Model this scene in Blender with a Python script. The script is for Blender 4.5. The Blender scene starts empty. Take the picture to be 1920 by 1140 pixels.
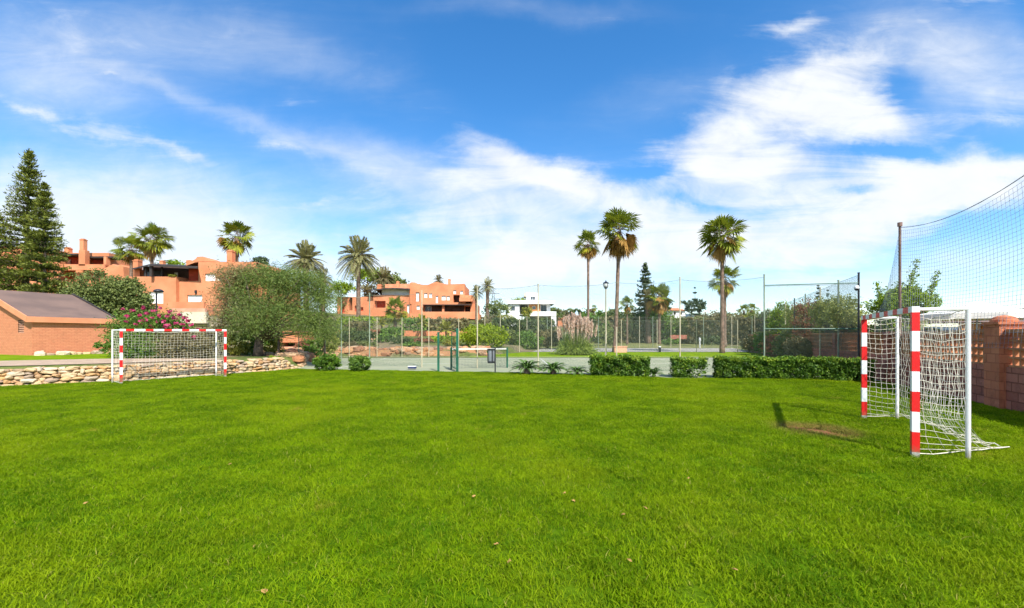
import bpy, math, random
import numpy as np
from mathutils import Vector
C = bpy.context.scene.collection
F, HY, CX, CZ = 800.0, 630.0, 960.0, 1.6
rad = math.radians

# ------------------------------------------------------------------ helpers
def tag(o, label=None, cat=None, group=None, kind=None):
    if label: o['label'] = label
    if cat: o['category'] = cat
    if group: o['group'] = group
    if kind: o['kind'] = kind
    return o

def wx(px, Y): return (px - CX) / F * Y          # world x of a sight line at distance Y
def wz(py, Y): return CZ - (py - HY) / F * Y     # world z
def at(px, py, Y): return (wx(px, Y), Y, wz(py, Y))

ABS = {}
def thing(name, loc, label, cat, group=None):
    o = bpy.data.objects.new(name, None)
    o.empty_display_size = 0.3
    C.objects.link(o); o.location = loc
    ABS[o.name] = np.array(loc, float)
    return tag(o, label, cat, group)

def link(name, me, parent, loc):
    o = bpy.data.objects.new(name, me); C.objects.link(o)
    if parent is not None:
        o.parent = parent; ABS[o.name] = ABS[parent.name]
    else:
        o.location = loc; ABS[o.name] = np.array(loc, float)
    return o

def nrm(v):
    v = np.array(v, float); n = np.linalg.norm(v)
    return v / n if n > 1e-9 else np.array((0, 0, 1.0))

class MB:
    def __init__(s): s.v, s.f, s.m = [], [], []
    def face(s, pts, m=0):
        b = len(s.v); s.v += [tuple(map(float, p)) for p in pts]
        s.f.append(tuple(range(b, b + len(pts)))); s.m.append(m)
    def hexa(s, p, m=0):   # 8 points: bottom 0-3 ccw, top 4-7
        b = len(s.v); s.v += [tuple(map(float, q)) for q in p]
        for q in ((3,2,1,0),(4,5,6,7),(0,1,5,4),(1,2,6,5),(2,3,7,6),(3,0,4,7)):
            s.f.append(tuple(b + i for i in q)); s.m.append(m)
    def box(s, x0, x1, y0, y1, z0, z1, m=0):
        s.hexa([(x0,y0,z0),(x1,y0,z0),(x1,y1,z0),(x0,y1,z0),(x0,y0,z1),(x1,y0,z1),(x1,y1,z1),(x0,y1,z1)], m)
    def bar(s, p, q, w, h, m=0, up=(0,0,1)):
        p, q = np.array(p, float), np.array(q, float); d = nrm(q - p)
        u = np.array(up, float)
        if abs(d @ u) > .95: u = np.array((0, 1.0, 0)) if abs(d[1]) < .9 else np.array((1.0, 0, 0))
        a = nrm(np.cross(d, u)); b = np.cross(a, d)
        a, b = a * w / 2, b * h / 2
        s.hexa([p-a-b, p+a-b, p+a+b, p-a+b, q-a-b, q+a-b, q+a+b, q-a+b], m)
    def tube(s, pts, r, n=6, m=0, caps=True):
        pts = [np.array(p, float) for p in pts]; k = len(pts)
        rs = [r] * k if np.isscalar(r) else list(r)
        b = len(s.v); a = None
        for i, p in enumerate(pts):
            d = nrm(pts[min(i+1, k-1)] - pts[max(i-1, 0)])
            if a is None: a = nrm(np.cross(d, (0,0,1) if abs(d[2]) < .9 else (1,0,0)))
            a = nrm(a - d * (a @ d)); c = np.cross(d, a)
            for j in range(n):
                t = 2 * math.pi * j / n
                q = p + rs[i] * (math.cos(t) * a + math.sin(t) * c); s.v.append(tuple(q))
        for i in range(k - 1):
            for j in range(n):
                j2 = (j + 1) % n
                s.f.append((b+i*n+j, b+i*n+j2, b+(i+1)*n+j2, b+(i+1)*n+j)); s.m.append(m)
        if caps:
            s.f.append(tuple(b + j for j in range(n))[::-1]); s.m.append(m)
            s.f.append(tuple(b + (k-1)*n + j for j in range(n))); s.m.append(m)
    def lathe(s, c, prof, n=16, m=0):
        b = len(s.v)
        for r, z in prof:
            for j in range(n):
                t = 2*math.pi*j/n; s.v.append((c[0]+r*math.cos(t), c[1]+r*math.sin(t), c[2]+z))
        for i in range(len(prof)-1):
            for j in range(n):
                j2 = (j+1) % n
                s.f.append((b+i*n+j, b+i*n+j2, b+(i+1)*n+j2, b+(i+1)*n+j)); s.m.append(m)
    def build(s, name, mats, parent=None, loc=None, smooth=False, uv=True):
        if not isinstance(mats, (list, tuple)): mats = [mats]
        V = np.array(s.v, float)
        if parent is not None: off = ABS[parent.name]
        else:
            if loc is None:
                lo, hi = V.min(0), V.max(0); loc = ((lo[0]+hi[0])/2, (lo[1]+hi[1])/2, lo[2])
            off = np.array(loc, float)
        me = bpy.data.meshes.new(name)
        me.from_pydata((V - off).tolist(), [], s.f)
        for m in mats: me.materials.append(m)
        me.polygons.foreach_set('material_index', s.m)
        if smooth: me.polygons.foreach_set('use_smooth', [True] * len(s.f))
        me.update()
        if uv and len(s.f) < 60000:
            L = me.uv_layers.new(name='UVMap'); buf = np.zeros((len(me.loops), 2)); k = 0
            for f in s.f:
                p0, p1, p2 = V[f[0]], V[f[1]], V[f[2]]
                n = np.cross(p1-p0, p2-p0)
                if abs(n[2]) > .8 * (np.linalg.norm(n) + 1e-12):
                    for i in f: buf[k] = V[i][:2]; k += 1
                else:
                    t = nrm((-n[1], n[0], 0))
                    for i in f: buf[k] = (V[i] @ t, V[i][2]); k += 1
            L.data.foreach_set('uv', buf.ravel())
        return link(name, me, parent, loc)

class LB:   # foliage: many small leaf shaped faces
    def __init__(s): s.q, s.t = [], []
    def add(s, q, t): s.q.append(np.asarray(q, float).reshape(-1, 4, 3)); s.t.append(np.asarray(t, float).ravel())
    def build(s, name, mat, parent=None, loc=None):
        Q = np.concatenate(s.q); T = np.concatenate(s.t); n = len(Q)
        if parent is not None: off = ABS[parent.name]
        else:
            if loc is None: loc = tuple(Q.reshape(-1, 3).mean(0))
            off = np.array(loc, float)
        V = (Q - off).reshape(-1, 3).astype(np.float32)
        me = bpy.data.meshes.new(name)
        me.vertices.add(4*n); me.vertices.foreach_set('co', V.ravel())
        me.loops.add(4*n); me.loops.foreach_set('vertex_index', np.arange(4*n, dtype=np.int32))
        me.polygons.add(n); me.polygons.foreach_set('loop_start', np.arange(0, 4*n, 4, dtype=np.int32))
        me.update(calc_edges=True)
        a = me.attributes.new('tint', 'FLOAT', 'POINT'); a.data.foreach_set('value', np.repeat(T, 4).astype(np.float32))
        me.materials.append(mat)
        return link(name, me, parent, loc)

def unit(rng, n):
    d = rng.normal(size=(n, 3)); return d / (np.linalg.norm(d, axis=1, keepdims=True) + 1e-9)

def leafq(rng, P, size, asp=.5, D=None):
    n = len(P)
    if D is None: D = unit(rng, n)
    W = np.cross(D, unit(rng, n)); W /= np.linalg.norm(W, axis=1, keepdims=True) + 1e-9
    s = (np.broadcast_to(size, (n,)) * rng.uniform(.6, 1.3, n))[:, None]
    a = D * s * .5; w = W * s * asp * .5
    return np.stack([P - a, P + w, P + a, P - w], 1)

def blob_leaves(lb, rng, blobs, n, size, asp=.5, clump=.3, shell=(.62, 1.02), per=26, tlo=0, thi=1):
    area = np.array([max(b[3]*b[4], b[3]*b[5]) for b in blobs]); area = area / area.sum()
    nc = max(6, n // per)
    k = rng.choice(len(blobs), nc, p=area); B = np.array(blobs)[k]
    d = unit(rng, nc); d[:, 2] = np.where(d[:, 2] < -.8, -d[:, 2] * .6, d[:, 2])
    r = rng.uniform(shell[0], shell[1], nc)[:, None]
    c = B[:, :3] + d * r * B[:, 3:6]
    cs = rng.uniform(.6, 1.4, nc) * clump
    idx = rng.integers(0, nc, n)
    g = rng.normal(size=(n, 3)) * np.array((1, 1, .75)) * .5
    P = c[idx] + g * cs[idx][:, None]
    ct = rng.uniform(tlo, thi, nc)
    t = np.clip(ct[idx] * .6 + rng.uniform(tlo, thi, n) * .4, 0, 1)
    lb.add(leafq(rng, P, size, asp), t)
    return c

# ------------------------------------------------------------------ materials
MATS = {}
def newmat(name):
    m = bpy.data.materials.new(name); m.use_nodes = True
    nt = m.node_tree; b = nt.nodes['Principled BSDF']
    MATS[name] = m
    return m, nt, nt.nodes, nt.links, b

def mix(nt, fac, a, b, typ='MIX'):
    n = nt.nodes.new('ShaderNodeMix'); n.data_type = 'RGBA'; n.blend_type = typ
    for s, v in ((n.inputs[0], fac), (n.inputs[6], a), (n.inputs[7], b)):
        if hasattr(v, 'is_output'): nt.links.new(v, s)
        elif isinstance(v, (tuple, list)): s.default_value = (*v[:3], 1)
        else: s.default_value = v
    return n.outputs[2]

def mth(nt, op, *a, clamp=False):
    n = nt.nodes.new('ShaderNodeMath'); n.operation = op; n.use_clamp = clamp
    for i, v in enumerate(a):
        if hasattr(v, 'is_output'): nt.links.new(v, n.inputs[i])
        else: n.inputs[i].default_value = v
    return n.outputs[0]

def ramp(nt, v, lo, hi, a=0., b=1., smooth=True):
    n = nt.nodes.new('ShaderNodeMapRange')
    if smooth: n.interpolation_type = 'SMOOTHSTEP'
    nt.links.new(v, n.inputs[0])
    for i, x in zip((1, 2, 3, 4), (lo, hi, a, b)): n.inputs[i].default_value = x
    return n.outputs[0]

def noise(nt, scale, detail=4, vec=None, rough=.55, dist=0.):
    n = nt.nodes.new('ShaderNodeTexNoise'); n.inputs['Scale'].default_value = scale
    n.inputs['Detail'].default_value = detail; n.inputs['Roughness'].default_value = rough
    n.inputs['Distortion'].default_value = dist
    if vec is not None: nt.links.new(vec, n.inputs['Vector'])
    return n.outputs['Fac']

def wpos(nt): return nt.nodes.new('ShaderNodeNewGeometry').outputs['Position']
def uvs(nt): return nt.nodes.new('ShaderNodeTexCoord').outputs['UV']

def bump(nt, b, h, strength=.4, dist=.02):
    n = nt.nodes.new('ShaderNodeBump'); n.inputs['Strength'].default_value = strength
    n.inputs['Distance'].default_value = dist
    nt.links.new(h, n.inputs['Height']); nt.links.new(n.outputs[0], b.inputs['Normal'])

def plain(name, col, rough=.6, var=.15, scale=3., bmp=0., metal=0., bs=30., bd=.01, col2=None, spec=None):
    m, nt, N, L, b = newmat(name)
    p = wpos(nt); f = noise(nt, scale, 5, p)
    c2 = col2 if col2 else tuple(c * (1 - var) for c in col); c1 = col if col2 else tuple(min(1, c * (1 + var)) for c in col)
    L.new(mix(nt, ramp(nt, f, .35, .65), c2, c1), b.inputs['Base Color'])
    b.inputs['Roughness'].default_value = rough; b.inputs['Metallic'].default_value = metal
    if spec is None and rough >= .8: spec = .12
    if spec is not None: b.inputs['Specular IOR Level'].default_value = spec
    if bmp: bump(nt, b, noise(nt, bs, 6, p), bmp, bd)
    return m

def leafmat(name, c1, c2, c3=None, trans=.35, rough=.55, ns=1.5):
    if 'flower' not in name and 'plume' not in name and 'blossom' not in name:
        c1, c2 = [tuple(min(.6, a*b) for a, b in zip(c, (1.42, 1.28, 1.15))) for c in (c1, c2)]
    m, nt, N, L, b = newmat(name)
    a = N.new('ShaderNodeAttribute'); a.attribute_name = 'tint'
    t = a.outputs['Fac']
    col = mix(nt, t, c1, c2)
    if c3: col = mix(nt, ramp(nt, t, .8, 1.), col, c3)
    v = noise(nt, ns, 3, wpos(nt))
    col = mix(nt, ramp(nt, v, .3, .7, 0., .35), col, tuple(x * .6 for x in c1))
    L.new(col, b.inputs['Base Color']); b.inputs['Roughness'].default_value = rough
    b.inputs['Specular IOR Level'].default_value = .3
    tr = N.new('ShaderNodeBsdfTranslucent'); L.new(col, tr.inputs[0])
    ms = N.new('ShaderNodeMixShader'); ms.inputs[0].default_value = trans
    L.new(b.outputs[0], ms.inputs[1]); L.new(tr.outputs[0], ms.inputs[2])
    L.new(ms.outputs[0], N['Material Output'].inputs[0])
    return m

M = {}
M['terra'] = plain('terracotta_render', (.64,.265,.135), .85, .1, .35, .35, bs=14., bd=.02, col2=(.55,.205,.10))
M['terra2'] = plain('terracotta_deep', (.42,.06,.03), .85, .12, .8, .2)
M['terrapale'] = plain('terracotta_pale', (.62,.33,.22), .85, .15, .8, .2)
M['cream'] = plain('cream_render', (.62,.55,.42), .85, .08, .6)
M['white'] = plain('white_render', (.80,.80,.78), .8, .04, .5)
M['shutter'] = plain('white_shutter', (.78,.78,.76), .6, .04, 2.)
M['wood'] = plain('villa_timber', (.48,.20,.05), .6, .2, 1.2)
M['darkwood'] = plain('dark_timber', (.035,.026,.022), .6, .2, 2.)
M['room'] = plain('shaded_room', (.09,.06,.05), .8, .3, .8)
M['glass'] = plain('window_glass', (.10,.13,.16), .12, .3, .5)
M['roofgrey'] = plain('roof_felt', (.20,.135,.11), .9, .1, .6, .5, bs=24., bd=.03, col2=(.15,.105,.09))
M['roofpink'] = plain('fascia_terracotta', (.66,.27,.14), .85, .08, 1.)
M['rooftile'] = plain('roof_tile', (.50,.20,.10), .85, .2, 1.)
M['paintW'] = plain('white_gloss_paint', (.80,.80,.79), .35, .05, 9., .08, bs=80.)
M['paintR'] = plain('red_gloss_paint', (.72,.008,.010), .38, .08, 8., .08, bs=80.)
def m_paint(name, col):
    m, nt, N, L, b = newmat(name)
    p = wpos(nt); f = noise(nt, 34., 6, p, .75); g = noise(nt, 5., 5, p, .7)
    c = mix(nt, ramp(nt, g, .5, .8, 0., .35), col, tuple(x*.62 + .02 for x in col))
    c = mix(nt, ramp(nt, f, .66, .70, 0., .8), c, (.22,.20,.17))
    z = N.new('ShaderNodeSeparateXYZ'); L.new(p, z.inputs[0])
    low = mth(nt, 'ADD', z.outputs[2], mth(nt, 'MULTIPLY', f, -.22))
    c = mix(nt, ramp(nt, low, -.10, .07, .75, 0.), c, (.16,.14,.07))
    L.new(c, b.inputs['Base Color']); b.inputs['Roughness'].default_value = .42; bump(nt, b, f, .15, .004)
    return m
M['paintW'] = m_paint('chipped_white_paint', (.80,.80,.78)); M['paintR'] = m_paint('chipped_red_paint', (.72,.010,.010))
M['rope'] = plain('net_rope', (.70,.66,.55), .8, .12, 20.)
M['ropedark'] = plain('dark_netting', (.17,.20,.25), .7, .2, 2.)
M['green'] = plain('green_metal', (.008,.10,.055), .45, .2, 3.)
M['greenpale'] = plain('weathered_green_metal', (.22,.27,.19), .6, .2, 3.)
M['postcream'] = plain('cream_post', (.46,.41,.27), .6, .15, 2.)
M['dark'] = plain('dark_metal', (.02,.022,.026), .45, .2, 3.)
M['steel'] = plain('galvanised_steel', (.30,.31,.33), .45, .15, 3., metal=.4)
M['rust'] = plain('rusty_pole', (.17,.10,.08), .7, .3, 3.)
M['plastic'] = plain('white_plastic', (.75,.75,.74), .35, .05, 3.)
M['canvas'] = plain('white_canvas', (.80,.78,.72), .8, .05, 2.)
M['bark'] = plain('bark', (.12,.09,.07), .9, .3, 5., .7, bs=12., bd=.04)
M['palmbark'] = plain('palm_bark', (.20,.135,.10), .9, .3, 4., .7, bs=10., bd=.05)
M['lampglass'] = plain('lamp_glass', (.55,.56,.55), .3, .1, 3.)
M['navy'] = plain('navy_plastic', (.02,.03,.10), .5, .1, 3.)
M['bluepaint'] = plain('pale_blue_cloth', (.40,.55,.70), .8, .1, 3.)
M['dryleaf'] = plain('dry_leaf', (.36,.21,.07), .8, .3, 30.)

L_ = {}
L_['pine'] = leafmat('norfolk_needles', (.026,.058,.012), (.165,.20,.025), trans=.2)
L_['conifer'] = leafmat('far_conifer_needles', (0.030,0.060,0.030), (0.075,0.112,0.053), trans=.15)
L_['olive'] = leafmat('olive_leaves', (0.054,0.093,0.022), (0.202,0.256,0.078), trans=.2)
L_['tamarisk'] = leafmat('feathery_leaves', (.05,.105,.022), (.185,.26,.060), trans=.3)
L_['tamgrey'] = leafmat('grey_feathery_leaves', (.070,.105,.036), (.23,.265,.105), trans=.3)
L_['tambrown'] = leafmat('thin_brown_leaves', (.13,.125,.055), (.30,.25,.13), trans=.3)
L_['bush'] = leafmat('bush_leaves', (0.034,0.093,0.014), (0.153,0.272,0.037), trans=.25)
L_['bright'] = leafmat('bright_leaves', (0.088,0.175,0.013), (0.237,0.338,0.022), trans=.3)
L_['lime'] = leafmat('lime_leaves', (.12,.20,.010), (.27,.36,.02), trans=.3)
L_['yellow'] = leafmat('yellow_green_leaves', (0.115,0.161,0.023), (0.368,0.368,0.069), trans=.35)
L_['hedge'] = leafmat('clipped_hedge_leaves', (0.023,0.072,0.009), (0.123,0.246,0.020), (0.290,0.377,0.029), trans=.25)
L_['darkhedge'] = leafmat('dark_hedge_leaves', (.035,.065,.025), (.10,.145,.04), trans=.25)
L_['drab'] = leafmat('drab_leaves', (.085,.085,.042), (.20,.19,.085), trans=.25)
L_['redbrown'] = leafmat('reddish_leaves', (0.130,0.065,0.039), (0.286,0.143,0.078), trans=.25)
L_['orange'] = leafmat('orange_blossom_leaves', (0.240,0.180,0.036), (0.600,0.312,0.060), trans=.3)
L_['fan'] = leafmat('fan_palm_leaves', (.04,.085,.010), (.24,.29,.025), (.42,.40,.03), trans=.25)
L_['fandead'] = leafmat('dry_palm_leaves', (.16,.09,.03), (.48,.28,.07), trans=.25)
L_['date'] = leafmat('date_palm_leaves', (.10,.12,.05), (.32,.33,.16), trans=.25)
L_['cycad'] = leafmat('cycad_leaves', (0.026,0.072,0.014), (0.096,0.192,0.032), trans=.15)
L_['pink'] = leafmat('pink_flowers', (.42,.025,.11), (.62,.10,.22), trans=.3)
L_['plume'] = leafmat('pampas_plumes', (.68,.44,.33), (.80,.66,.52), trans=.4)
L_['pampas'] = leafmat('pampas_blades', (0.084,0.154,0.028), (0.266,0.350,0.084), trans=.3)
L_['feather'] = leafmat('pale_green_leaves', (0.117,0.169,0.039), (0.338,0.377,0.117), trans=.35)

def m_grass():
    m, nt, N, L, b = newmat('lawn_blades')
    p = wpos(nt)
    a = N.new('ShaderNodeAttribute'); a.attribute_name = 'tint'
    big = noise(nt, .28, 5, p, .65); mid = noise(nt, 1.3, 5, p, .65); sm = noise(nt, 11., 4, p, .75)
    c = mix(nt, ramp(nt, mid, .36, .64), (.072,.172,.002), (.208,.338,.003))
    c = mix(nt, ramp(nt, sm, .47, .66, 0., .8), c, (.035,.095,.002))  # painted-in shade: dark clumps imitate the gaps between blades
    c = mix(nt, ramp(nt, big, .47, .66, 0., .7), c, (.27,.35,.006))
    c = mix(nt, ramp(nt, a.outputs['Fac'], .2, 1., 0., .65), c, (.29,.37,.012))
    c = mix(nt, ramp(nt, a.outputs['Fac'], .975, .98), c, (.36,.34,.07))
    v = N.new('ShaderNodeVectorMath'); v.operation = 'DISTANCE'; L.new(p, v.inputs[0]); v.inputs[1].default_value = (PATCH[0], PATCH[1], 0)
    c = mix(nt, ramp(nt, mth(nt, 'ADD', v.outputs['Value'], mth(nt, 'MULTIPLY', mid, -1.)), -.15, .40, .8, 0.), c, (.24,.20,.05))
    yp = noise(nt, .9, 4, p, .7)
    c = mix(nt, ramp(nt, yp, .63, .72, 0., .7), c, (.40,.36,.04))
    L.new(c, b.inputs['Base Color']); b.inputs['Roughness'].default_value = .5
    b.inputs['Specular IOR Level'].default_value = .04
    tr = N.new('ShaderNodeBsdfTranslucent'); L.new(c, tr.inputs[0])
    ms = N.new('ShaderNodeMixShader'); ms.inputs[0].default_value = .35
    L.new(b.outputs[0], ms.inputs[1]); L.new(tr.outputs[0], ms.inputs[2]); L.new(ms.outputs[0], N['Material Output'].inputs[0])
    return m
PATCH = (5.15, 7.2)
M['grass'] = m_grass()

def m_soil():
    m, nt, N, L, b = newmat('lawn_soil')
    p = wpos(nt)
    big = noise(nt, .30, 4, p, .6); mid = noise(nt, 6., 6, p, .7)
    c = mix(nt, ramp(nt, mid, .3, .7), (.035,.085,.003), (.09,.17,.005))
    c = mix(nt, ramp(nt, big, .46, .68, 0., .6), c, (.12,.16,.010))
    v = N.new('ShaderNodeVectorMath'); v.operation = 'DISTANCE'
    w = noise(nt, 2.2, 4, p, .6)
    L.new(p, v.inputs[0]); v.inputs[1].default_value = (PATCH[0], PATCH[1], 0)
    dd = mth(nt, 'ADD', v.outputs['Value'], mth(nt, 'MULTIPLY', w, -.7))
    c = mix(nt, ramp(nt, dd, .05, .5), mix(nt, ramp(nt, mid, .3, .7), (.16,.070,.028), (.27,.14,.065)), c)
    L.new(c, b.inputs['Base Color']); b.inputs['Roughness'].default_value = 1.; b.inputs['Specular IOR Level'].default_value = 0.
    bump(nt, b, mid, .8, .03)
    return m
M['soil'] = m_soil()

def m_ground():
    m, nt, N, L, b = newmat('dry_ground')
    p = wpos(nt)
    a = noise(nt, .12, 5, p, .6); f = noise(nt, 2.5, 6, p, .7)
    c = mix(nt, ramp(nt, f, .3, .7), (.16,.12,.07), (.27,.21,.13))
    c = mix(nt, ramp(nt, a, .38, .55), c, mix(nt, ramp(nt, f, .3, .7), (.06,.09,.02), (.15,.17,.05)))
    L.new(c, b.inputs['Base Color']); b.inputs['Roughness'].default_value = .95; b.inputs['Specular IOR Level'].default_value = .1
    bump(nt, b, f, .6, .05)
    return m
M['ground'] = m_ground()
M['court'] = plain('court_surface', (.30,.31,.205), .9, .1, .5, .25, bs=60., bd=.004, col2=(.25,.275,.175))
M['court2'] = plain('far_court_surface', (.32,.30,.26), .9, .1, .4)
M['turf'] = plain('far_turf', (.19,.27,.012), 1., .2, 1.6, .6, bs=14., bd=.05, col2=(.11,.19,.008), spec=0.)
M['dryturf'] = plain('dry_turf', (.24,.23,.09), .95, .2, .5, .5, bs=10., bd=.05, col2=(.15,.17,.05))
M['path'] = plain('gravel_path', (.42,.31,.22), .95, .15, 3., .5, bs=50., bd=.01)
M['kerb'] = plain('pale_kerb', (.55,.50,.38), .85, .1, 2.)
M['line'] = plain('court_line', (.55,.55,.50), .8, .1, 3.)
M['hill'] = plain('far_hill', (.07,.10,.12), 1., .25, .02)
M['sand'] = plain('sandy_bank', (.38,.20,.09), .95, .2, 1.2, .6, bs=6., bd=.08, col2=(.30,.16,.08))

def m_stone(name, cols, sc=9.):
    m, nt, N, L, b = newmat(name)
    a = N.new('ShaderNodeAttribute'); a.attribute_name = 'tint'
    r = N.new('ShaderNodeValToRGB'); e = r.color_ramp.elements
    while len(e) < len(cols): e.new(.5)
    for i, c in enumerate(cols): e[i].position = i / (len(cols)-1); e[i].color = (*c, 1)
    L.new(a.outputs['Fac'], r.inputs[0])
    p = wpos(nt); f = noise(nt, sc, 6, p, .65)
    L.new(mix(nt, ramp(nt, f, .3, .7, .15, .75), r.outputs[0], (.20,.12,.07), 'MULTIPLY') if False else mix(nt, ramp(nt, f, .5, .75, 0., .5), r.outputs[0], (.22,.14,.08)), b.inputs['Base Color'])
    b.inputs['Roughness'].default_value = .9
    bump(nt, b, f, .6, .03)
    return m
M['stone'] = m_stone('rubble_stone', [(.52,.33,.15),(.58,.44,.26),(.52,.28,.10),(.34,.25,.18),(.62,.50,.34),(.44,.24,.10)])

def m_brick(name, c1, c2, mortar, bw, bh, ms=.012, bmp=.6, dist=.015, dk=.35):
    m, nt, N, L, b = newmat(name)
    t = N.new('ShaderNodeTexBrick'); L.new(uvs(nt), t.inputs['Vector'])
    t.inputs['Scale'].default_value = 1; t.inputs['Brick Width'].default_value = bw; t.inputs['Row Height'].default_value = bh
    t.inputs['Mortar Size'].default_value = ms; t.inputs['Mortar Smooth'].default_value = .3
    t.inputs['Color1'].default_value = (*c1, 1); t.inputs['Color2'].default_value = (*c2, 1); t.inputs['Mortar'].default_value = (*mortar, 1)
    p = wpos(nt); f = noise(nt, 3., 6, p, .7)
    L.new(mix(nt, ramp(nt, f, .45, .75, 0., dk), t.outputs['Color'], tuple(x*.5 for x in c1)), b.inputs['Base Color'])
    b.inputs['Roughness'].default_value = .9; b.inputs['Specular IOR Level'].default_value = .15
    h = mth(nt, 'ADD', mth(nt, 'MULTIPLY', t.outputs['Fac'], -1.), mth(nt, 'MULTIPLY', noise(nt, 25., 5, p), .5))
    bump(nt, b, h, bmp, dist)
    return m
M['hutbrick'] = m_brick('painted_brick', (.64,.27,.14), (.59,.23,.12), (.54,.20,.105), .25, .09, .012, .8, .012)
M['block'] = m_brick('split_face_block', (.50,.19,.13), (.35,.12,.08), (.24,.085,.055), .40, .20, .014, 1., .06, .9)
M['lattice'] = plain('lattice_block', (.48,.22,.11), .9, .2, 2., .4, bs=30.)
M['pillar'] = m_brick('pillar_block', (.56,.20,.105), (.47,.155,.08), (.40,.13,.07), .30, .20, .010, .8, .03, .8)

def m_mesh(name, col, s, w, fade=1.):
    m, nt, N, L, b = newmat(name)
    sp = N.new('ShaderNodeSeparateXYZ'); L.new(uvs(nt), sp.inputs[0])
    u, v = sp.outputs[0], sp.outputs[1]
    a = mth(nt, 'LESS_THAN', mth(nt, 'FRACT', mth(nt, 'DIVIDE', mth(nt, 'ADD', u, v), s)), w)
    c = mth(nt, 'LESS_THAN', mth(nt, 'FRACT', mth(nt, 'DIVIDE', mth(nt, 'SUBTRACT', u, v), s)), w)
    al = mth(nt, 'MAXIMUM', a, c)
    L.new(al, b.inputs['Alpha']); b.inputs['Base Color'].default_value = (*col, 1); b.inputs['Roughness'].default_value = .6
    return m
M['chain'] = m_mesh('chain_link_wire', (.05,.09,.06), .06, .055)
M['chain2'] = m_mesh('far_chain_link_wire', (.10,.12,.09), .08, .05)
M['chain3'] = m_mesh('side_chain_link_wire', (.05,.08,.06), .06, .17)
M['bankstone'] = m_stone('bank_stone', [(.46,.22,.09),(.50,.32,.18),(.42,.17,.07),(.26,.13,.08),(.52,.36,.22)])

# ------------------------------------------------------------------ terrain
WALL = [(-60,3.5),(-40,9.0),(-26,12.4),(-20.5,14.0),(-17.8,14.9),(-15.2,16.7),(-12.9,19.2),(-11.9,21.2),(-11.3,23.0)]
EDGE = WALL + [(-12.6,27),(-14.6,31.5),(-15,33),(-2,34.3),(1,45),(5,90)]
POLY = np.array(EDGE + [(5,1200),(-1500,1200),(-1500,3.5)], float)

def ss(a, b, x):
    t = np.clip((x - a) / (b - a), 0, 1); return t * t * (3 - 2 * t)

def inside_dist(x, y):
    x = np.asarray(x, float); y = np.asarray(y, float)
    ins = np.zeros(x.shape, bool); n = len(POLY)
    for i in range(n):
        x1, y1 = POLY[i]; x2, y2 = POLY[(i+1) % n]
        if y1 == y2: continue
        c = ((y1 > y) != (y2 > y)) & (x < (x2 - x1) * (y - y1) / (y2 - y1) + x1); ins ^= c
    d = np.full(x.shape, 1e9); E = EDGE + [(5, 1200)]
    for i in range(len(E) - 1):
        a = np.array(E[i], float); b = np.array(E[i+1], float); ab = b - a
        t = np.clip(((x - a[0]) * ab[0] + (y - a[1]) * ab[1]) / (ab @ ab), 0, 1)
        d = np.minimum(d, np.hypot(x - a[0] - t * ab[0], y - a[1] - t * ab[1]))
    return np.where(ins, d, -d)

def H(x, y):
    x = np.asarray(x, float); y = np.asarray(y, float)
    d = inside_dist(x, y)
    base = -0.0095 * np.log1p(np.exp(np.clip(-x, -30, 30))) * (1 - ss(22, 30, y))
    base = np.maximum(base, -.35) + .02 * (np.sin(x * .9 + 1.3) * np.sin(y * .7) + .5 * np.sin(x*2.3 + y*.8) * np.sin(y*1.9 - x*.5)) * (np.abs(x) < 25) * (y < 20)
    up = .5 * ss(.05, .5, d)
    hill = .07 * (np.clip(y, 35, 112) - 35) * ss(0, 9, d)
    left = .06 * np.clip(-x - 18, 0, 90) * ss(27, 45, y) * ss(0, 6, d)
    v = ss(84, 118, y) * 4.2 * ss(38, 18, x)
    far = ss(200, 900, y) * 9
    return np.where(d > 0, base * (1 - ss(.05, .5, d)), base) + np.maximum(up + hill + left, v) + far
def h(x, y): return float(H(np.array([x]), np.array([y]))[0])

def grid_mesh(name, X, Y, Z, mat, parent=None, uv=False):
    nv, nu = X.shape
    V = np.stack([X, Y, Z], -1).reshape(-1, 3)
    loc = (float(X.mean()), float(Y.min()), 0.0)
    me = bpy.data.meshes.new(name)
    F_ = []
    for j in range(nv - 1):
        for i in range(nu - 1):
            a = j * nu + i; F_.append((a, a+1, a+nu+1, a+nu))
    me.from_pydata((V - np.array(loc)).tolist(), [], F_)
    me.polygons.foreach_set('use_smooth', [True] * len(F_))
    me.materials.append(mat)
    return link(name, me, None, loc)

def axis(br):   # [(start, step), ..., (end, 0)]
    out = []
    for (a, st), (b, _) in zip(br[:-1], br[1:]):
        out += list(np.arange(a, b - 1e-6, st))
    return np.array(out + [br[-1][0]])
gx = axis([(-1200,120),(-240,30),(-60,3),(-28,.6),(-22,.25),(-8,.6),(18,2),(60,20),(240,120),(1200,0)])
gy = axis([(-60,10),(-20,2),(4,.8),(11,.25),(24,.5),(38,2),(70,6),(130,30),(400,150),(1600,0)])
GX, GY = np.meshgrid(gx, gy)
tag(grid_mesh('ground', GX, GY, H(GX, GY) - .012, M['ground']), kind='structure')

def resample(pl, n):
    p = np.array(pl, float); s = np.r_[0, np.cumsum(np.hypot(*np.diff(p, axis=0).T))]
    t = np.linspace(0, s[-1], n); return np.stack([np.interp(t, s, p[:, 0]), np.interp(t, s, p[:, 1])], 1)
def sheet(name, near, far, nu, nv, off, mat):
    a, b = resample(near, nu), resample(far, nu)
    t = np.linspace(0, 1, nv)[:, None, None]
    P = a[None] * (1 - t) + b[None] * t
    return tag(grid_mesh(name, P[..., 0], P[..., 1], H(P[..., 0], P[..., 1]) + off, mat), kind='structure')

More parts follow.
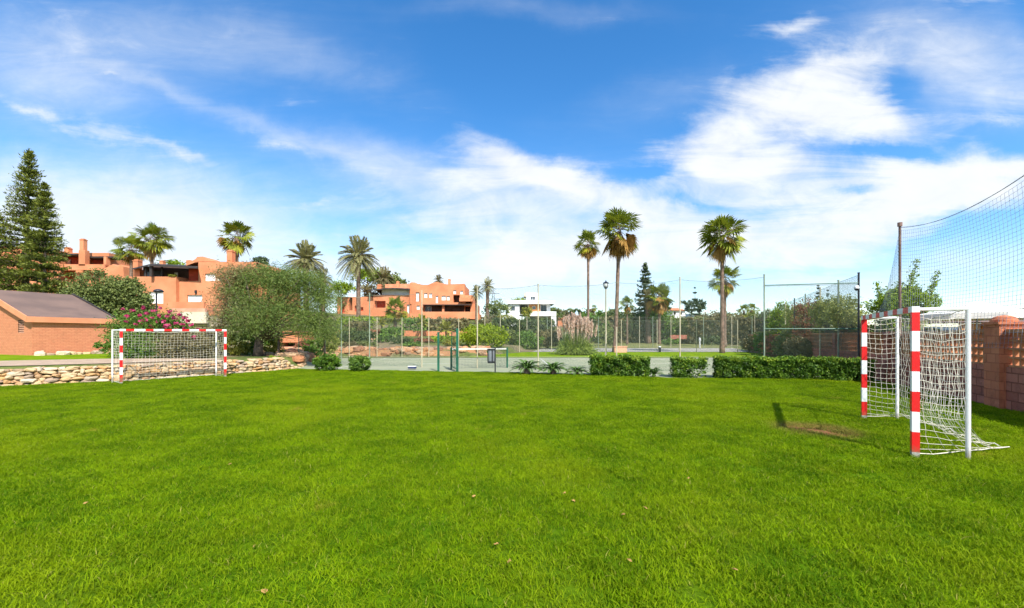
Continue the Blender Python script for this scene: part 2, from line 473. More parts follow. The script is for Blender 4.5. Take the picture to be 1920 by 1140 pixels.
# far edge of the lawn from the rubble wall to the block wall on the right
def wall_x(y): return 7.0 + .41 * y
LAWN_FAR = [(-19.6,14.1),(-17.6,14.75),(-15.0,16.45),(-12.7,18.95),(-11.6,21.0),(-11.0,22.0),(-6.9,20.6),(1.1,18.3),(6.3,16.1),(7.6,16.4),(11.1,15.6),(13.2,15.0)]
sheet('lawn', [(-20.5,-6),(0,-6),(4.6,-6)], LAWN_FAR, 60, 60, .004, M['soil'])
NEARC = [(-11.2,22.2),(-6.9,20.7),(1.1,18.4),(6.3,16.2),(7.6,16.5),(11.1,15.7),(13.4,15.1)]
sheet('tennis_court', NEARC, [(-14.2,30.6),(-8,31.2),(0,31.4),(19.5,31.4)], 60, 26, .004, M['court'])
sheet('grass_verge', [(-3.5,31.75),(4,31.75),(20.2,31.75)], [(-3.2,33.6),(1.5,42.5),(23.5,42.5)], 40, 12, .006, M['turf'])
sheet('court_kerb', [(-13.6,31.45),(19.6,31.45)], [(-13.6,31.72),(19.8,31.72)], 30, 2, .05, M['kerb'])
sheet('far_tennis_court', [(2.0,42.9),(24.0,42.9)], [(4.0,56),(29.0,56)], 30, 12, .006, M['court2'])
sheet('dry_grass_field', [(3.0,56.2),(29.5,56.2)], [(9,96),(46,96)], 30, 12, .01, M['dryturf'])
PATHF = [(-60,8.5),(-40,13.2),(-22.8,18.6),(-19.5,20.6),(-16.2,20.8),(-13.6,20.6)]
sheet('gravel_path', [(-60,4.3),(-40,9.7),(-26,13.1),(-20.8,14.7),(-18.2,15.6),(-15.8,17.3),(-13.6,19.6)], PATHF, 60, 6, .012, M['path'])
sheet('terrace_lawn', [(-60,8.6),(-40,13.35),(-22.8,18.75),(-19.4,20.75)], [(-62,22),(-42,26),(-27,27),(-22,26)], 40, 12, .006, M['turf'])

# court lines
mb = MB()
for (p, q) in (((-9,21.9),(-9,30.5)), ((-6,25),(12,25)), ((2,19.2),(2,30.3)), ((12,17.5),(14,30.4)), ((-9,29.6),(14,29.6))):
    p = (*p, h(*p)+.012); q = (*q, h(*q)+.012)
    mb.bar(p, q, .06, .006)
tag(mb.build('court_markings', M['line']), kind='structure')

# far hills
mb = MB(); rng = np.random.default_rng(5)
n = 90; xs = np.linspace(-1500, 1900, n)
def hh(x): return 26 + 9*math.sin(x/210.) + 5*math.sin(x/77.+1) + 20*math.exp(-((x-420)/190)**2)
for i in range(n-1):
    for (ya, yb, fa, fb) in ((880, 1000, 0, .75), (1000, 1150, .75, 1.), (1150, 1400, 1., .3)):
        a, b = xs[i], xs[i+1]
        mb.face([(a,ya,hh(a)*fa+6),(b,ya,hh(b)*fa+6),(b,yb,hh(b)*fb+6),(a,yb,hh(a)*fb+6)])
tag(mb.build('hills', M['hill'], smooth=True), kind='structure')

# ------------------------------------------------------------------ lawn grass: round tufts scattered as instances
def grass_tuft(seed, nb, r, hgt, wid):
    rng = np.random.default_rng(seed)
    a = rng.uniform(0, 2*np.pi, nb); q = r * np.sqrt(rng.uniform(0, 1, nb))
    P = np.stack([q*np.cos(a), q*np.sin(a), np.zeros(nb) - .004], 1)
    h_ = hgt * rng.uniform(.45, 1.15, nb)
    le = rng.normal(size=(nb, 2)) * .62 * h_[:, None]
    th = rng.uniform(0, np.pi, nb); w = wid * rng.uniform(.6, 1.2, nb)
    W = np.stack([np.cos(th)*w/2, np.sin(th)*w/2, np.zeros(nb)], 1)
    mid = P + np.c_[le*.35, h_*.62]; tip = P + np.c_[le*1.15, h_]
    V = np.stack([P-W, P+W, mid+W*.8, mid-W*.8, tip], 1).reshape(-1, 3)
    me = bpy.data.meshes.new('grass_tuft')
    k = np.arange(nb)*5
    faces = [(i, i+1, i+2, i+3) for i in k] + [(i+3, i+2, i+4) for i in k]
    me.from_pydata(V.tolist(), [], faces)
    at_ = me.attributes.new('tint', 'FLOAT', 'POINT')
    at_.data.foreach_set('value', np.repeat(rng.uniform(0, 1, nb), 5).astype(np.float32))
    me.materials.append(M['grass'])
    return bpy.data.objects.new('grass_tuft', me)
tufts = bpy.data.collections.new('grass_tufts')
for s in range(7): tufts.objects.link(grass_tuft(s, (400, 420, 380, 400, 340, 420, 300)[s], .25, (.042, .036, .046, .04, .052, .034, .056)[s], .0062))

def scatter(name, P, coll, label, smin, smax, seed=1):
    me = bpy.data.meshes.new(name); me.from_pydata(P.tolist(), [], [])
    o = bpy.data.objects.new(name, me); C.objects.link(o)
    ng = bpy.data.node_groups.new(name + '_nodes', 'GeometryNodeTree')
    ng.interface.new_socket('Geometry', in_out='INPUT', socket_type='NodeSocketGeometry')
    ng.interface.new_socket('Geometry', in_out='OUTPUT', socket_type='NodeSocketGeometry')
    N, L = ng.nodes, ng.links
    gi, go = N.new('NodeGroupInput'), N.new('NodeGroupOutput')
    ci = N.new('GeometryNodeCollectionInfo'); ci.inputs['Collection'].default_value = coll
    ci.inputs['Separate Children'].default_value = True; ci.inputs['Reset Children'].default_value = True
    iop = N.new('GeometryNodeInstanceOnPoints'); iop.inputs['Pick Instance'].default_value = True
    rv = N.new('FunctionNodeRandomValue'); rv.data_type = 'FLOAT_VECTOR'
    rv.inputs[0].default_value = (-.06, -.06, 0); rv.inputs[1].default_value = (.06, .06, 6.283); rv.inputs['Seed'].default_value = seed
    rs = N.new('FunctionNodeRandomValue'); rs.data_type = 'FLOAT_VECTOR'
    rs.inputs[0].default_value = (smin,)*3; rs.inputs[1].default_value = (smax,)*3; rs.inputs['Seed'].default_value = seed + 1
    L.new(gi.outputs[0], iop.inputs['Points']); L.new(ci.outputs[0], iop.inputs['Instance'])
    L.new(rv.outputs[0], iop.inputs['Rotation']); L.new(rs.outputs[0], iop.inputs['Scale'])
    L.new(iop.outputs[0], go.inputs[0])
    md = o.modifiers.new('scatter', 'NODES'); md.node_group = ng
    return tag(o, label, 'grass', kind='stuff')

rng = np.random.default_rng(11)
sx, sy = np.meshgrid(np.arange(-20, 13, .22), np.arange(.2, 22.2, .22))
P = np.stack([sx.ravel(), sy.ravel()], 1) + rng.uniform(-.12, .12, (sx.size, 2))
far = np.array(LAWN_FAR)
ok = (P[:, 1] < np.interp(P[:, 0], far[:, 0], far[:, 1]) - .12) & (P[:, 0] < wall_x(P[:, 1]) - .18) & (np.abs(P[:, 0]) < 1.3 * P[:, 1] + 2.6)
dp = np.hypot(P[:, 0] - PATCH[0], (P[:, 1] - PATCH[1]))
dp = np.hypot((P[:, 0] - PATCH[0])*1.1 + (P[:, 1] - PATCH[1])*.35, (P[:, 1] - PATCH[1])*.8)
keep = rng.uniform(0, 1, len(P)) < ss(.12, .55, dp + rng.uniform(-.2, .2, len(P))) * .92 + .08
P = P[ok & keep]
Z = H(P[:, 0], P[:, 1]) + .004
scatter('lawn_grass', np.c_[P, Z], tufts, 'short green mown grass covering the playing lawn', .75, 1.25)

# dry leaves lying on the lawn
leaves = [(1378,1082),(977,985),(1180,1066),(1013,980),(1168,973),(1018,995),(888,938),(811,928),(1058,930),(1030,1000),(955,1065),
          (345,933),(478,1025),(500,1040),(930,1032),(205,1003),(160,942),(284,885),(495,1115),(742,1005),(1210,960),(890,970),(430,872),(720,1100),(1290,905),(610,1060),(1075,945)]
rng = np.random.default_rng(3); base = None
for i, (px, py) in enumerate(leaves[::2]):
    Y = F * CZ / (py - HY); X = wx(px, Y); z = h(X, Y) + .042
    if base is None or i % 4 == 0:
        mb = MB(); k = 7; r = .016
        pts = []
        for j in range(k):
            t = 2*math.pi*j/k; rr = r * rng.uniform(.6, 1.3); pts.append((rr*1.4*math.cos(t), rr*math.sin(t), .010*rng.uniform(-1, 1)))
        for j in range(k): mb.face([(0,0,.006), pts[j], pts[(j+1) % k]])
        base = mb.build('fallen_leaf', M['dryleaf'], loc=(0,0,0)); o = base
    else:
        o = base.copy(); C.objects.link(o)
    o.location = (X, Y, z); o.rotation_euler = (rng.uniform(-.5,.5), rng.uniform(-.5,.5), rng.uniform(0,6.3))
    o.scale = (1, 1, 1)
    tag(o, 'small dry brown leaf fallen on the green lawn', 'leaf', 'dry leaves scattered over the lawn')

# ------------------------------------------------------------------ stones
def ico():
    t = (1 + 5**.5)/2
    v = np.array([(-1,t,0),(1,t,0),(-1,-t,0),(1,-t,0),(0,-1,t),(0,1,t),(0,-1,-t),(0,1,-t),(t,0,-1),(t,0,1),(-t,0,-1),(-t,0,1)], float)
    f = [(0,11,5),(0,5,1),(0,1,7),(0,7,10),(0,10,11),(1,5,9),(5,11,4),(11,10,2),(10,7,6),(7,1,8),(3,9,4),(3,4,2),(3,2,6),(3,6,8),(3,8,9),(4,9,5),(2,4,11),(6,2,10),(8,6,7),(9,8,1)]
    v /= np.linalg.norm(v[0])
    V = [tuple(x) for x in v]; mp = {}; nf = []
    def mid(a, b):
        k = (min(a,b), max(a,b))
        if k not in mp:
            m = (np.array(V[a]) + np.array(V[b])); m /= np.linalg.norm(m); mp[k] = len(V); V.append(tuple(m))
        return mp[k]
    for a, b, c in f:
        x, y, z = mid(a,b), mid(b,c), mid(c,a); nf += [(a,x,z),(b,y,x),(c,z,y),(x,y,z)]
    return np.array(V), nf
IV, IF_ = ico()
def stones(name, items, mat, parent=None, seed=0, boxy=.55):
    """items: (centre, half sizes, yaw) - one mesh"""
    rng = np.random.default_rng(seed); VV, FF, TT = [], [], []
    for c, s, yaw in items:
        v = np.sign(IV) * np.abs(IV) ** boxy
        v = v * (1 + rng.normal(size=(len(v), 1)) * .085) * np.array(s)
        tx = rng.normal(0, .10); v[:, 2] += v[:, 0] * tx
        ca, sa = math.cos(yaw), math.sin(yaw)
        v = np.c_[v[:, 0]*ca - v[:, 1]*sa, v[:, 0]*sa + v[:, 1]*ca, v[:, 2]] + np.array(c)
        b = len(VV) * len(IV); FF += [tuple(b + i for i in f) for f in IF_]; VV.append(v); TT += [rng.uniform(0, 1)] * len(v)
    V = np.concatenate(VV); off = ABS[parent.name] if parent is not None else V.mean(0)
    me = bpy.data.meshes.new(name); me.from_pydata((V - off).tolist(), [], FF)
    a = me.attributes.new('tint', 'FLOAT', 'POINT'); a.data.foreach_set('value', np.array(TT, np.float32))
    me.materials.append(mat)
    return link(name, me, parent, tuple(off))

def rubble_wall():
    rng = np.random.default_rng(8); items = []
    p = np.array(WALL[1:], float); s = np.r_[0, np.cumsum(np.hypot(*np.diff(p, axis=0).T))]; Lg = s[-1]
    def P(t): return np.interp(t, s, p[:, 0]), np.interp(t, s, p[:, 1])
    zt = 0.
    rows = [.15, .14, .13, .13, .11]; z = -.06
    for r, hgt in enumerate(rows):
        t = rng.uniform(0, .2)
        while t < Lg - .1:
            ln = rng.uniform(.20, .46) if rng.uniform() < .65 else rng.uniform(.11, .22)
            if t + ln > Lg - r * .18: break
            x, y = P(t + ln/2); x2, y2 = P(min(Lg, t + ln/2 + .05)); x1, y1 = P(t + ln/2 - .05)
            yaw = math.atan2(y2-y1, x2-x1); nx, ny = -math.sin(yaw), math.cos(yaw)
            hz = hgt * rng.uniform(.75, 1.45)
            if not (r == len(rows)-1 and rng.uniform() < .25):
                b0 = -.0095 * max(0, -x)
                off = .12 + r * .02 + rng.uniform(-.06, .06)
                items.append(((x + nx*off, y + ny*off, b0 + z + hgt/2 + rng.uniform(-.015, .015)), (ln/2*1.06, rng.uniform(.16,.22), hz/2*1.06), yaw + rng.uniform(-.1,.1)))
                if r >= 3:
                    items.append(((x + nx*(off+.32), y + ny*(off+.32), b0 + z + hgt/2 + rng.uniform(-.03, .02)), (ln/2*1.05, .2, hz/2), yaw + rng.uniform(-.2,.2)))
            t += ln * .98
        z += hgt
    o = stones('rubble_wall', items, M['stone'], None, 4, .68)
    tag(o, 'low dry stone wall of ochre rubble edging the lawn behind the far goal', 'stone wall')
rubble_wall()

def rock_bank():
    rng = np.random.default_rng(21); items = []
    for i in range(230):
        t = rng.uniform(0, 1)
        e = np.array(EDGE[8:13], float); s = np.r_[0, np.cumsum(np.hypot(*np.diff(e, axis=0).T))]
        q = t * s[-1]; x = np.interp(q, s, e[:, 0]); y = np.interp(q, s, e[:, 1])
        o = abs(rng.normal(0, 1.0)) + .1
        if y > 31: y += o; x += rng.uniform(-.3, .3)
        else: x -= o
        sz = rng.uniform(.1, .38)
        items.append(((x, y, h(x, y) + sz*.15), (sz*rng.uniform(.8,1.6), sz, sz*rng.uniform(.45,.75)), rng.uniform(0, 3.1)))
    o = stones('rock_bank', items, M['bankstone'], None, 6, .6)
    tag(o, 'loose bank of orange and tan rocks behind the tennis court', 'rocks', kind='stuff')
rock_bank()
sheet('sandy_slope', EDGE[8:13], [(-13.5,23.4),(-16.0,27),(-19,32),(-18,37),(-2.5,37)], 60, 10, .012, M['sand'])

# ------------------------------------------------------------------ vegetation
SEED = [100]
def nrng(): SEED[0] += 1; return np.random.default_rng(SEED[0])

def broad(name, px, pyt, pyb, Y, wpx, mat, label, cat='tree', group=None, trunk=True, dens=1., nb=6, leaf=4.5, asp=.5, flat=1., stems=1, clump=None, thick=None, depth=None, spx=None, shell=(.6, 1.02), keep=False):
    """crown seen between pyt and pyb, wpx wide, at distance Y"""
    rng = nrng(); X = wx(px, Y); zt, zb = wz(pyt, Y), wz(pyb, Y)
    rx = wpx / 2 / F * Y; rz = (zt - zb) / 2; cz = (zt + zb) / 2; ry = rx if depth is None else depth
    gz = h(X, Y)
    single = not trunk and not keep
    t = None if single else thing(name, (X, Y, gz), label, cat, group)
    blobs = [(X, Y, cz, rx*.78, ry*.78, rz*.86)]
    for i in range(nb):
        a = 2*math.pi*i/nb + rng.uniform(-.4, .4); q = rng.uniform(.42, .64); s = rng.uniform(.36, .52)
        blobs.append((X + math.cos(a)*rx*q, Y + math.sin(a)*ry*q, cz + rng.uniform(-.55, .48)*rz, rx*s, ry*s, rz*s*flat))
    if not trunk:
        for i in range(max(4, nb)):
            a = 2*math.pi*(i+.5)/max(4, nb); q = rng.uniform(.35, .62); s = rng.uniform(.34, .46)
            blobs.append((X + math.cos(a)*rx*q, Y + math.sin(a)*ry*q, cz - rng.uniform(.45, .7)*rz, rx*s, ry*s, rz*.34))
        dens *= 1.35
    lb = LB(); N = int(min(42000, max(500, .62 * dens * wpx * (pyb - pyt) * (16/leaf**2))))
    cl = clump if clump else max(rx, rz) * .22
    c = blob_leaves(lb, rng, blobs, N, leaf / F * Y, asp, cl, shell)
    if trunk:
        mb = MB(); r0 = thick if thick else max(.05, rx * .06)
        for k in range(stems):
            ox = rng.uniform(-.25, .25) * rx * (stems > 1); bx = X + ox * .6
            top = np.array((X + ox, Y + rng.uniform(-.1, .1), cz - rz*.1)); base = np.array((bx, Y, gz - .1))
            m_ = base * .5 + top * .5 + np.array((rng.uniform(-.08, .08)*rx, 0, 0))
            mb.tube([base, base*.8+m_*.2, m_, top], [r0*1.25, r0, r0*.8, r0*.5], 7)
            for j in rng.choice(len(c), min(9, len(c)), replace=False):
                e = c[j]; a = m_ * rng.uniform(.1, .6) + top * .4 if False else m_ + (top - m_) * rng.uniform(0, .9)
                mdl = (a + e) / 2 + np.array((0, 0, -.06 * rx)); mb.tube([a, mdl, e], [r0*.45, r0*.28, r0*.1], 5)
        mb.build('trunk', M['bark'], t, smooth=True)
    if single: return tag(lb.build(name, mat, None, (X, Y, gz)), label, cat, group)
    lb.build('crown', mat, t)
    return t

def fan_palm(px, pyc, rpx, Y, label, group, base_py=None, dead=.4, ttop=None, name='fan_palm', nf=46, trunk_w=9, lean=0, skirt=False):
    rng = nrng(); X = wx(px, Y); zc = wz(pyc, Y); R = 1.13 * rpx / F * Y; gz = h(X + lean, Y)
    t = thing(name, (X + lean, Y, gz), label, 'palm tree', group)
    mb = MB(); r = trunk_w / 2 / F * Y
    n = 14; pts = []; rs = []
    for i in range(n + 1):
        q = i / n; pts.append((X + lean*(1-q)**1.5, Y, gz - .2 + (zc - gz + .2 - R*.1) * q)); rs.append(r * (1.35 - .5*min(1, q*6) + .06*math.sin(i*2.3) + (.28 if q > .93 else 0)))
    mb.tube(pts, rs, 9); mb.build('trunk', M['palmbark'], t, smooth=True)
    g, d = LB(), LB(); pet = MB(); hub = np.array((X, Y, zc))
    for i in range(nf):
        az = i * 2.39996 + rng.uniform(-.3, .3); q = i / (nf - 1)
        el = rad(88 - 152 * q ** .85 + rng.uniform(-16, 16)); isdead = rng.uniform() < min(.92, max(0, (q - .22) * dead * 2.1))
        if isdead: el = min(el - .25, rad(rng.uniform(-80, 8)))
        dr = np.array((math.cos(az)*math.cos(el), math.sin(az)*math.cos(el), math.sin(el)))
        Lp = R * rng.uniform(.22, .56) * (.75 if isdead else 1); fr = R * rng.uniform(.42, .60) * (1.05 if isdead else 1)
        b0 = hub + dr * R * .05; tip = b0 + dr * Lp + np.array((0, 0, -.10 * Lp))
        if i % 2 == 0: pet.tube([b0, (b0+tip)/2 + np.array((0,0,.03*R)), tip], R*.011, 4, caps=False)
        f = nrm(dr + np.array((0, 0, -.12 if not isdead else -.4))); s = nrm(np.cross(f, (0, 0, 1.0)) if abs(f[2]) < .97 else np.array((math.sin(az), -math.cos(az), 0)))
        s = nrm(s + (.45 if not isdead else .7) * rng.normal(size=3)); s = nrm(s - f*(s @ f)); nn = np.cross(s, f)
        ns = 15; spread = rad(112 if not isdead else 48); tt = rng.uniform(0, 1)
        for k in range(ns):
            a = spread * (2*k/(ns-1) - 1) * .95 + rng.uniform(-.05, .05)
            dd = math.cos(a)*f + math.sin(a)*s; ln = fr * (1 - .22 * abs(a)/spread) * rng.uniform(.85, 1.1)
            dp = np.array((0, 0, -1.)) * ln * (.20 if not isdead else .30)
            side = nrm(np.cross(dd, nn)) * ln * .062
            mid = tip + dd * ln * .55 + dp * .25; end = tip + dd * ln * .92 + dp
            (d if isdead else g).add([[tip, mid + side, end, mid - side]], [np.clip(tt*.5 + (.42*q if not isdead else 0) + rng.uniform(0, .3), 0, 1)])
    if g.q: g.build('green_fronds', L_['fan'], t)
    if d.q: d.build('dry_fronds', L_['fandead'], t)
    pet.build('frond_stems', M['palmbark'], t)
    return t

def feather_palm(px, pyc, rpx, Y, label, group=None, name='date_palm', nf=52, trunk_w=11, mat='date', droop=1., lo=-38, base_z=None, tr=True, cat='palm tree', up=82, tick=1.):
    rng = nrng(); X = wx(px, Y); zc = wz(pyc, Y); R = rpx / F * Y; gz = h(X, Y) if base_z is None else base_z
    t = thing(name, (X, Y, gz), label, cat, group)
    if tr:
        mb = MB(); r = trunk_w / 2 / F * Y; n = 12; pts = []; rs = []
        for i in range(n+1):
            q = i/n; pts.append((X, Y, gz - .2 + (zc - gz + .1) * q)); rs.append(r * (1.15 - .25*min(1, q*5) + (.45 if .86 < q < .97 else 0)))
        mb.tube(pts, rs, 9); mb.build('trunk', M['palmbark'], t, smooth=True)
    lb = LB(); st = MB(); hub = np.array((X, Y, zc)); nl = 22 if rpx > 30 else 14
    for i in range(nf):
        q = i/(nf-1); az = i*2.39996 + rng.uniform(-.25, .25); el = rad(up + (lo - up) * q**.9 + rng.uniform(-7, 7))
        hd = np.array((math.cos(az), math.sin(az), 0)); Lf = R * rng.uniform(.92, 1.12)
        pts = []
        for k in range(9):
            s = k/8; pts.append(hub + hd * Lf*s*math.cos(el)*(1-.08*s) + np.array((0,0,1)) * (Lf*s*math.sin(el) - droop*.56*Lf*s*s*max(.25, math.cos(el))))
        pts = np.array(pts)
        if i % 2 == 0: st.tube([pts[0], pts[2], pts[4], pts[6], pts[8]], [R*.014, R*.011, R*.008, R*.006, R*.003], 4, caps=False)
        ss_ = np.linspace(.10, 1., nl); P = np.stack([np.interp(ss_, np.linspace(0, 1, 9), pts[:, j]) for j in range(3)], 1)
        T = np.gradient(P, axis=0); T /= np.linalg.norm(T, axis=1, keepdims=True)
        S = np.cross(T, (0, 0, 1.)); S /= np.linalg.norm(S, axis=1, keepdims=True) + 1e-6
        tt = rng.uniform(0, 1)
        for sg in (-1, 1):
            ln = (R * .26 * np.sin(np.pi * (.12 + .8*ss_)) + R*.03)[:, None] * rng.uniform(.85, 1.15, (nl, 1))
            D = sg * S * .8 + T * .7 + np.array((0, 0, .12 - .25)) ; D /= np.linalg.norm(D, axis=1, keepdims=True)
            wv = T * R * .016 * tick * (2.2 if nl < 20 else 1.3)
            a = P; b = P + D * ln * .5; c = P + D * ln + np.array((0, 0, -.10)) * ln
            lb.add(np.stack([a, b + wv, c, b - wv], 1), np.clip(tt*.6 + rng.uniform(0, .45, nl), 0, 1))
    lb.build('fronds', L_[mat], t); st.build('frond_stems', M['palmbark'], t)
    return t

def norfolk(px, pyt, pyb, Y, wpx, label, mat='pine', whorls=24, name='norfolk_pine', group=None, dens=1., cone=1.15, gap=0, asp=.28, lpx=6., per=9, trunk_r=None, lean=0.):
    rng = nrng(); X = wx(px, Y); zt, zb = wz(pyt, Y), wz(pyb, Y); gz = h(X, Y); R = wpx/2/F*Y
    t = thing(name, (X, Y, gz), label, 'conifer', group)
    mb = MB(); r0 = trunk_r or R*.075
    mb.tube([(X - lean, Y, gz-.2), (X - lean*.5, Y, (gz+zt)/2), (X, Y, zt)], [r0*1.3, r0*.8, r0*.12], 8)
    lb = LB(); lz = lpx/F*Y
    for w in range(whorls):
        q = (w + .3*rng.uniform(-1, 1)) / (whorls-1); q = min(max(q, 0), 1)
        z = zt - (zt-zb) * q**1.04; ra = R * (1 - (1-q)**cone) * .96 + R*.05
        nbr = per
        for b in range(nbr):
            az = rng.uniform(0, 2*math.pi); ln = ra * rng.uniform(.72, 1.12); hd = np.array((math.cos(az), math.sin(az), 0))
            s = np.linspace(.05, 1, max(3, int(5 + 14*ln/R)))
            P = np.array((X, Y, z)) + hd * ln * s[:, None] + np.array((0, 0, 1.)) * (ln*(.10*s + .14*s**2 - (.25*q*s)))[:, None]
            if ln > R*.25: mb.tube([P[0], P[len(P)//2], P[-1]], [r0*.2, r0*.13, r0*.04], 4, caps=False)
            n = int(max(2, dens * 5))
            for k in range(n):
                J = P + rng.normal(size=P.shape) * np.array((.045, .045, .05)) * R * (.5 + .5*s)[:, None] + np.array((0,0,.03*R))
                D = hd * .6 + rng.normal(size=P.shape) * np.array((.55, .55, .35)) + np.array((0, 0, .5)); D /= np.linalg.norm(D, axis=1, keepdims=True)
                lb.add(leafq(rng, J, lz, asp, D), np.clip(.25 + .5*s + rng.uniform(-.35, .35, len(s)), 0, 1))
    mb.build('trunk', M['bark'], t); lb.build('crown', L_[mat], t)
    return t

def mound(px, pyt, Y, w, mat, label, name='round_shrub', group=None, leaf=4.0, k=1.):
    rng = nrng(); X = wx(px, Y); g = h(X, Y); zt = wz(pyt, Y); R = w/2/F*Y; hz = (zt - g) * .56; cz = g + (zt - g) * .46
    blobs = [(X, Y, cz, R*.93, R*.9, hz*.95)]*2
    for i in range(9):
        a = i*2.4; e = rng.uniform(-.5, .8); blobs.append((X + math.cos(a)*R*.62, Y + math.sin(a)*R*.6, cz + e*hz*.6, R*.40, R*.4, hz*.40))
    N = int(min(26000, max(700, k * 1.5 * w * (zt-g)/Y*F * (16/leaf**2))))
    lb = LB(); blob_leaves(lb, rng, blobs, N, leaf/F*Y, .6, R*.16, (.80, 1.02), per=18)
    lb.q[-1][..., 2] = np.maximum(lb.q[-1][..., 2], g + .01)
    return tag(lb.build(name, L_[mat], None, (X, Y, g)), label, 'shrub', group)

# --- big Norfolk pines on the left
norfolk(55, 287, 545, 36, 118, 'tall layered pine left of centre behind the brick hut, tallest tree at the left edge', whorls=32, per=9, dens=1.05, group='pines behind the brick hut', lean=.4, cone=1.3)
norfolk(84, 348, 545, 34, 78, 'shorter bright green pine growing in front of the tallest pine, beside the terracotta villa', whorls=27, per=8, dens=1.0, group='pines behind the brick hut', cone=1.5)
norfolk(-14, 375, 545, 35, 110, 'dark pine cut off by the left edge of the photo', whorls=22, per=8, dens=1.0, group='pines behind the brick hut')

# --- left side shrubs and trees
mound(182, 506, 33, 104, 'olive', 'round grey green olive shrub behind the brick hut roof, larger left clump', 'shrub', 'olive shrubs behind the hut')
mound(238, 519, 34, 82, 'olive', 'round grey green olive shrub beside the lamp post, right clump', 'shrub', 'olive shrubs behind the hut')
broad('shrub', 120, 528, 560, 38, 34, L_['yellow'], 'small yellow green shrub at the foot of the left villa', 'shrub', trunk=False, nb=4)
broad('shrub', 196, 640, 668, 22.5, 32, L_['bush'], 'low green shrub at the right corner of the brick hut', 'shrub', trunk=False, nb=4)
ol = broad('oleander', 285, 580, 678, 22.0, 156, L_['bush'], 'large oleander bush with pink flowers behind the left goal', 'bush', keep=True, dens=3.4, nb=12, trunk=False, leaf=5, asp=.35, depth=1.3)
broad('oleander', 345, 614, 678, 21.3, 110, L_['drab'], 'dull green oleander bush seen through the left goal net', 'bush', dens=2.2, nb=8, trunk=False, leaf=5, asp=.45, depth=1.0)
rng = nrng(); lb = LB()
Y0 = 21.2
for (px, py, n) in [(248,582,40),(262,592,26),(268,578,22),(290,582,16),(300,578,12),(318,584,20),(313,594,22),(338,590,26),(352,602,22),(330,606,14),(310,612,12),(295,604,10),(230,580,12),(360,608,10),(289,626,14),(322,628,8),(364,632,14),(312,640,6),(313,662,6),(276,600,8),(345,615,10),(255,608,6),(285,596,8),(240,592,22),(275,588,24),(298,592,20),(326,596,26),(346,596,22),(342,608,18),(318,610,14),(283,612,14),(265,602,20),(306,602,22),(332,618,12),(236,602,12),(370,616,12),(300,620,10)]:
    yy = Y0 - .25 + rng.uniform(-.3, .5)
    P = np.array(at(px, py, yy)) + rng.normal(size=(n, 3)) * np.array((.048, .04, .032))
    lb = LB(); lb.add(leafq(rng, P, .12, .9), rng.uniform(0, 1, n)); lb.build('flower_cluster', L_['pink'], ol)

# --- big feathery tree in the middle left
def big_tree():
    rng = nrng(); Y = 23.5
    t = thing('feathery_tree', (wx(484, Y), Y, h(wx(484, Y), Y)), 'broad feathery green tree leaning over the rubble wall', 'tree')
    def bl(px, py, rpx, rpy, dy=0, ry=None):
        y = Y + dy; return (wx(px, y), y, wz(py, y), rpx/F*y, (ry or rpx*.8)/F*y, rpy/F*y)
    green = [bl(500,548,62,44), bl(560,560,62,50,.6), bl(600,578,40,48,.3), bl(520,600,70,40,-.5), bl(590,610,42,36,-.3), bl(545,530,50,26,.2), bl(474,600,42,44,-.6), bl(455,560,26,34,.4), bl(615,560,24,22), bl(606,622,26,28,-.2), bl(446,615,24,20,.2), bl(500,520,40,22,.3), bl(575,528,34,18,0)]
    brown = [bl(440,520,38,22,.3), bl(432,560,34,40,.2), bl(425,600,30,30,.2), bl(470,512,30,16,.2)]
    lb = LB(); c = blob_leaves(lb, rng, green, 60000, .13, .22, .46, (.55, 1.10), per=34); lb.build('crown', L_['tamarisk'], t)
    lb = LB(); c3 = blob_leaves(lb, rng, green[6:8] + brown[:3], 7000, .15, .20, .5, (.55, 1.12), per=30); lb.build('grey_crown', L_['tamgrey'], t)
    lb = LB(); c2 = blob_leaves(lb, rng, brown, 11000, .14, .22, .40, (.2, 1.08), per=20); lb.build('sparse_crown', L_['tambrown'], t)
    mb = MB(); g = h(wx(484, Y), Y)
    X0 = wx(484, Y)
    a = np.array((X0, Y, g-.1)); b = np.array((X0+.05, Y, g+.9)); 
    mb.tube([a, (X0+.02, Y, g+.4), b, (X0+.25, Y, g+1.7)], [.30, .23, .20, .14], 9)
    for e in list(c[::34]) + list(c2[::22]):
        m_ = (b + e)/2 + np.array((0, 0, .15)); mb.tube([b, m_, e], [.07, .035, .012], 5)
    mb.build('trunk', M['bark'], t, smooth=True)
    # young stems on the right
    for px, r in ((522, .06), (608, .05)):
        X1 = wx(px, Y+.3); mb = MB(); g = h(X1, Y+.3)
        mb.tube([(X1, Y+.3, g-.1), (X1+.02, Y+.3, g+1.2), (X1-.1, Y+.3, g+2.4)], [r*1.1, r, r*.8], 7); mb.build('stem', M['bark'], t)
big_tree()
